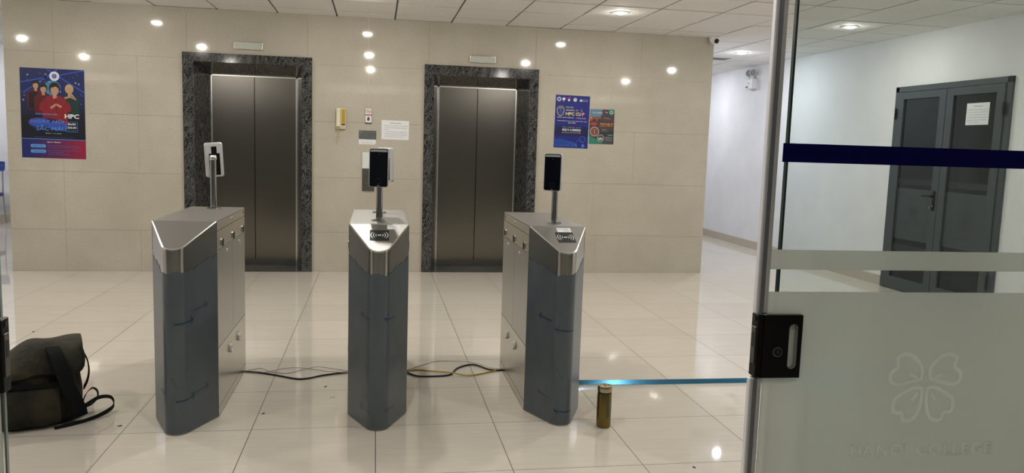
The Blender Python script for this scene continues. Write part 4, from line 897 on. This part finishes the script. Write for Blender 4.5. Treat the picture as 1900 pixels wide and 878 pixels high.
# ------------------------------------------------------------------ bag on the floor
def backpack():
    root = empty('duffel_bag', (-1.835, -4.555, 0), 'dark olive canvas bag slumped on the floor at the left, loose straps trailing', 'bag', rz=math.radians(22))
    # body: rings of a rounded rectangle that lean and swell, then displaced
    def section(w, d, n=40, e=3.4):
        p = []
        for i in range(n):
            a = 2*PI*i/n; c, s_ = math.cos(a), math.sin(a); p.append((w*math.copysign(abs(c)**(2/e), c), d*math.copysign(abs(s_)**(2/e), s_)))
        return p
    lv = [(.0, .165, .130, 0, 0), (.015, .195, .150, 0, 0), (.06, .205, .162, 0, 0), (.13, .205, .166, 0, -.004), (.20, .200, .160, .004, -.008), (.26, .196, .150, .008, -.008), (.31, .190, .140, .012, -.006), (.345, .178, .128, .016, 0), (.365, .150, .104, .02, .002), (.372, .09, .06, .02, .002), (.374, .01, .01, .02, .002)]
    b = MB(); vs = []; n = 40; rnd = random.Random(3)
    import mathutils
    for z, w, d, ox, oy in lv:
        for i, (x, y) in enumerate(section(w, d)):
            q = mathutils.noise.noise_vector((x*7, y*7, z*6)); q2 = mathutils.noise.noise((x*16 + 3, y*16, z*14)); fz = min(1, z/.05)
            sag = -.045*max(0, -x/.2)*max(0, (z - .2)/.17)
            vs.append((x + ox + q.x*.030*fz + x*q2*.09, y + oy + q.y*.036*fz + y*q2*.14, max(0.001, z + q.z*.012*fz + sag)))
    fs = [[k*n + i, k*n + (i + 1) % n, (k + 1)*n + (i + 1) % n, (k + 1)*n + i] for k in range(len(lv) - 1) for i in range(n)]
    fs.append(list(range(n - 1, -1, -1))); b.add(vs, fs, 'canvas', True); body = b.build('bag_body', root)
    md = body.modifiers.new('s', 'SUBSURF'); md.levels = md.render_levels = 2
    def sheet(rows, t, k, name, parent):
        b = MB(); nr = len(rows); nc = len(rows[0]); vs = [p for r in rows for p in r]
        b.add(vs, [[i*nc + j, i*nc + j + 1, (i + 1)*nc + j + 1, (i + 1)*nc + j] for i in range(nr - 1) for j in range(nc - 1)], k, True); o = b.build(name, parent)
        m1 = o.modifiers.new('t', 'SOLIDIFY'); m1.thickness = t; m1.offset = 0; m2 = o.modifiers.new('s', 'SUBSURF'); m2.levels = m2.render_levels = 2; return o
    # lid that folds over the front with a drooping edge
    rows = []
    for (y, z) in ((.150, .300), (.146, .345), (.110, .385), (.05, .402), (-.02, .405), (-.09, .395), (-.148, .368), (-.176, .325), (-.186, .285)):
        r = []
        for j in range(13):
            u = -1 + 2*j/12; x = .208*u; sag = .010*math.cos(u*6 + y*9) - .055*max(0, -u)**1.5 + .004*max(0, u)**2; q = mathutils.noise.noise((x*9, y*9, 1.3))*.020
            dr = (-.030*math.sin(u*2.3 + .4) if z < .33 and y < 0 else 0) + (-.05*max(0, -u)*1.0)
            xx = x*(1 - .0*z); r.append((xx + .008, y + q*.5 - .006*math.cos(u*8), z + sag + q + dr))
        rows.append(r)
    sheet(rows, .008, 'canvas', 'lid_cloth', root)
    # side skirt of the lid hanging at right
    rows = []
    for x, z in ((.196, .385), (.212, .355), (.218, .32), (.214, .285)):
        rows.append([(x + .006*math.sin(j*1.7), -.15 + .30*j/8, z + .012*math.sin(j*1.3) - (.018 if z < .3 else 0)*math.cos(j)) for j in range(9)])
    sheet(rows, .006, 'canvas', 'lid_side', root)
    # front pocket
    rows = []
    for z, o_ in ((.02, .0), (.04, .022), (.10, .034), (.16, .032), (.20, .020), (.215, .006)):
        rows.append([(-.150 + .26*j/8, -.165 - o_*math.sin(PI*min(max(j/8, .06), .94))**.4 + .004*math.sin(j*2 + z*30), z + .006*math.sin(j*1.9)) for j in range(9)])
    sheet(rows, .010, 'canvas', 'front_pocket', root)
    b = MB(); b.ribbon(smooth_path([(-.155, -.178, .222), (-.06, -.190, .228), (.04, -.190, .222), (.115, -.180, .226)]), .020, .004, 'webbing', (0, 0, 1)); b.build('zip_flap', root)
    # broad shoulder strap running down the right face, and two loops
    b = MB(); b.ribbon(smooth_path([(.085, -.130, .392), (.098, -.178, .365), (.115, -.203, .31), (.130, -.208, .25), (.150, -.204, .19), (.172, -.192, .13), (.190, -.172, .075), (.195, -.160, .04)]), .062, .007, 'webbing', (.92, .38, 0)); b.build('shoulder_strap', root)
    b = MB(); b.ribbon(smooth_path([(.218, -.02, .33), (.238, -.01, .28), (.244, 0, .22), (.236, .01, .17), (.22, .02, .13)]), .040, .006, 'webbing', (0, 1, 0)); b.build('shoulder_strap', root)
    b = MB(); b.ribbon(smooth_path([(.205, -.07, .070), (.225, -.05, .115), (.255, -.03, .135), (.278, -.02, .115), (.276, -.03, .080), (.250, -.05, .060), (.21, -.07, .052)]), .022, .003, 'webbing', (.3, .95, 0)); b.build('strap_loop', root)
    b = MB(); b.ribbon(smooth_path([(.19, -.115, .060), (.235, -.085, .078), (.285, -.05, .090), (.335, -.02, .076), (.352, -.015, .045), (.335, -.04, .020), (.28, -.09, .009), (.22, -.13, .006), (.15, -.165, .006), (.08, -.185, .006)]), .022, .003, 'webbing', (.2, .9, .35)); b.build('strap_loop', root)
    # piping seams
    for y_, z_ in ((-.168, .05), ):
        b = MB(); b.tube([(-.19 + .38*i/20, y_ - .002 - .004*math.sin(i), .045 + .004*math.sin(i*.8)) for i in range(21)], .004, 'webbing', 6); b.build('piping', root)
    return root
backpack()

# ------------------------------------------------------------------ flask
fk = empty('vacuum_flask', (.989, -4.885, 0), 'bronze gold vacuum flask standing on the floor beside the right turnstile', 'flask')
b = MB(); b.lathe([(.0001, .0), (.033, .0), (.0365, .004), (.0372, .02), (.0372, .172), (.0355, .178), (.0001, .178)], (0, 0, 0), 'gold', 40); b.build('flask_body', fk)
b = MB(); b.lathe([(.0345, .177), (.0355, .178), (.0355, .188), (.0345, .189)], (0, 0, 0), 'black_band', 40); b.build('neck_ring', fk)
b = MB(); b.lathe([(.036, .188), (.0372, .190), (.0372, .214), (.0355, .218), (.026, .2185), (.0245, .216), (.0001, .216)], (0, 0, 0), 'gold_cap', 40); cap = b.build('lid', fk)
b = MB(); b.lathe([(.006, .216), (.006, .219), (.0001, .2195)], (0, 0, 0), 'gold_cap', 20); b.build('lid_knob', cap)
b = MB(); vs = []
for i in range(5):
    a = math.radians(-84 + i*5.5)
    for z in (.060, .158): vs.append((.0377*math.cos(a), .0377*math.sin(a), z))
b.add(vs, [[2*i, 2*i + 2, 2*i + 3, 2*i + 1] for i in range(4)], 'label_grey', True); b.build('vertical_label', fk)

# ------------------------------------------------------------------ cables, blue strap, litter
def cable(name, pts, r, k, label, zz=None):
    z = lambda i: r + .0005 if not zz else zz[i]
    b = MB(); b.tube(smooth_path([(p[0], p[1], z(i)) for i, p in enumerate(pts)], 8), r, k, 8); tag(b.build(name), label, 'cable', 'cables between the turnstiles')
cable('cable', [(-.955, -3.79), (-0.857, -3.826), (-0.755, -3.885), (-0.635, -3.963), (-0.568, -3.958), (-0.485, -3.903), (-0.356, -3.853), (-0.315, -3.861)], .0055, 'cable_black', 'black cable on the floor between the left and middle turnstiles')
g1 = [(-.955, -3.78), (-0.91, -3.745), (-0.86, -3.745), (-0.81, -3.792), (-0.709, -3.836), (-0.607, -3.795), (-0.531, -3.752), (-0.44, -3.774), (-.315, -3.83)]
cable('wire', g1, .0022, 'cable_grey', 'thin grey wire arching beside the black cable, left gap', [.003, .006, .010, .005, .003, .012, .016, .010, .004])
cable('wire', [(-.955, -3.80), (-0.849, -3.821), (-0.744, -3.755), (-0.657, -3.744), (-0.566, -3.766), (-0.453, -3.853), (-.315, -3.88)], .0022, 'cable_grey', 'second thin grey wire crossing the first, left gap', [.004, .004, .008, .010, .008, .014, .012])
cable('cable', [(-.008, -3.86), (0.017, -3.868), (0.081, -3.951), (0.179, -3.966), (0.281, -3.942), (0.34, -3.807), (0.414, -3.734), (0.472, -3.738), (0.535, -3.836), (0.587, -3.866), (0.62, -3.86)], .0055, 'cable_black', 'black cable looping on the floor between the middle and right turnstiles')
cable('cable', [(-.008, -3.835), (0.018, -3.836), (0.088, -3.817), (0.16, -3.845), (0.248, -3.899), (0.299, -3.943), (0.388, -3.971), (0.475, -3.93), (0.557, -3.88), (0.62, -3.85)], .0045, 'cable_yellow', 'yellow cable crossing the black one between middle and right turnstiles', [.005, .005, .005, .006, .012, .018, .008, .005, .005, .006])
cable('wire', [(-.008, -3.825), (0.019, -3.819), (0.111, -3.726), (0.212, -3.635), (0.31, -3.627), (0.419, -3.693), (0.487, -3.766), (0.551, -3.854), (.62, -3.86)], .0020, 'cable_grey', 'thin grey wire arching above the yellow cable, right gap', [.004, .004, .004, .004, .004, .016, .020, .018, .014])
b = MB(); pts = [(.928, -4.235, .030), (.96, -4.225, .026), (1.05, -4.20, .020), (1.3, -4.20, .016), (1.7, -4.205, .014), (2.2, -4.21, .013), (2.8, -4.215, .012), (3.4, -4.21, .012)]
pp = smooth_path(pts, 6); b.ribbon(pp, .030, .0025, 'tape', [(0, .75 - .2*min(1, i/20), .66 + .1*min(1, i/20)) for i in range(len(pp))])
tag(b.build('floor_strap'), 'glossy blue strap stretched along the floor from the right turnstile', 'strap')
def litter(name, x, y, r, k, label, a=0.0):
    b = MB(); n = 9; top = [(r*(1 + .3*math.sin(i*2.1))*math.cos(2*PI*i/n), .5*r*(1 + .3*math.cos(i*3.3))*math.sin(2*PI*i/n), .003 + .0015*math.sin(i*1.7)) for i in range(n)]
    b.add([(p[0]*.9, p[1]*.9, 0.0003) for p in top] + top, [list(range(n)), list(range(n, 2*n))] + [[i, (i + 1) % n, n + (i + 1) % n, n + i] for i in range(n)], k)
    tag(b.build(name, None, (x, y, 0), (0, 0, a)), label, 'litter')
litter('dry_leaf', -1.404, -4.678, .010, 'leaf', 'tiny reddish brown leaf bit on the floor right of the bag', .2)
litter('crumb', -.455, -4.115, .008, 'crumb', 'dark crumb on the floor left of the middle turnstile', .6)
litter('crumb', -.405, -4.315, .011, 'skirt', 'pale sliver on the floor left of the middle turnstile', .1)
litter('crumb', 1.255, -5.437, .008, 'crumb', 'small dark fleck on the floor in front of the glass door', 2.2)
litter('crumb', -2.573, -2.68, .006, 'crumb', 'speck on a floor joint behind the bag', .5)
litter('crumb', -.743, -4.553, .009, 'crumb', 'grey fleck on the floor right of the left turnstile', .9)

# ------------------------------------------------------------------ blue chair at the far left
ch = empty('office_chair', (-5.955, 4.2, 0), 'blue chair with grey metal legs against the far left corridor wall', 'chair')
b = MB(); b.box((-.22, -.22, .43), (.22, .22, .475), 'blue_cloth', .018, 3); b.build('seat', ch)
rows = []
b = MB(); vs = []
for i, (z, y) in enumerate(((.80, .220), (.83, .228), (.88, .235), (.935, .243), (.945, .245))):
    for j in range(9):
        u = -1 + 2*j/8; vs.append((.235*u*(1 - (.06 if i in (0, 4) else 0)), y + .035*(1 - u*u), z))
for i, (z, y) in enumerate(((.80, .195), (.83, .203), (.88, .210), (.935, .218), (.945, .220))):
    for j in range(9):
        u = -1 + 2*j/8; vs.append((.235*u*(1 - (.06 if i in (0, 4) else 0)), y + .035*(1 - u*u), z))
fs = [[o + i*9 + j, o + i*9 + j + 1, o + (i + 1)*9 + j + 1, o + (i + 1)*9 + j] for o in (0, 45) for i in range(4) for j in range(8)]
fs += [[j, j + 1, 46 + j, 45 + j] for j in range(8)] + [[36 + j, 37 + j, 82 + j, 81 + j] for j in range(8)] + [[i*9, i*9 + 9, 54 + i*9, 45 + i*9] for i in range(4)] + [[i*9 + 8, i*9 + 17, 62 + i*9, 53 + i*9] for i in range(4)]
b.add(vs, fs, 'blue_cloth', True); b.build('backrest', ch)
for sx in (-1, 1):
    b = MB(); b.tube([(sx*.20, .23, .90), (sx*.205, .21, .60), (sx*.21, .19, .44), (sx*.22, .24, .003)], .011, 'chrome', 10); b.build('leg', ch)
    b = MB(); b.tube([(sx*.205, -.18, .435), (sx*.215, -.215, .003)], .011, 'chrome', 10); b.build('leg', ch)
b = MB(); b.tube([(-.205, -.18, .425), (.205, -.18, .425)], .009, 'chrome', 8); b.tube([(-.208, .19, .425), (.208, .19, .425)], .009, 'chrome', 8); b.build('seat_frame', ch)
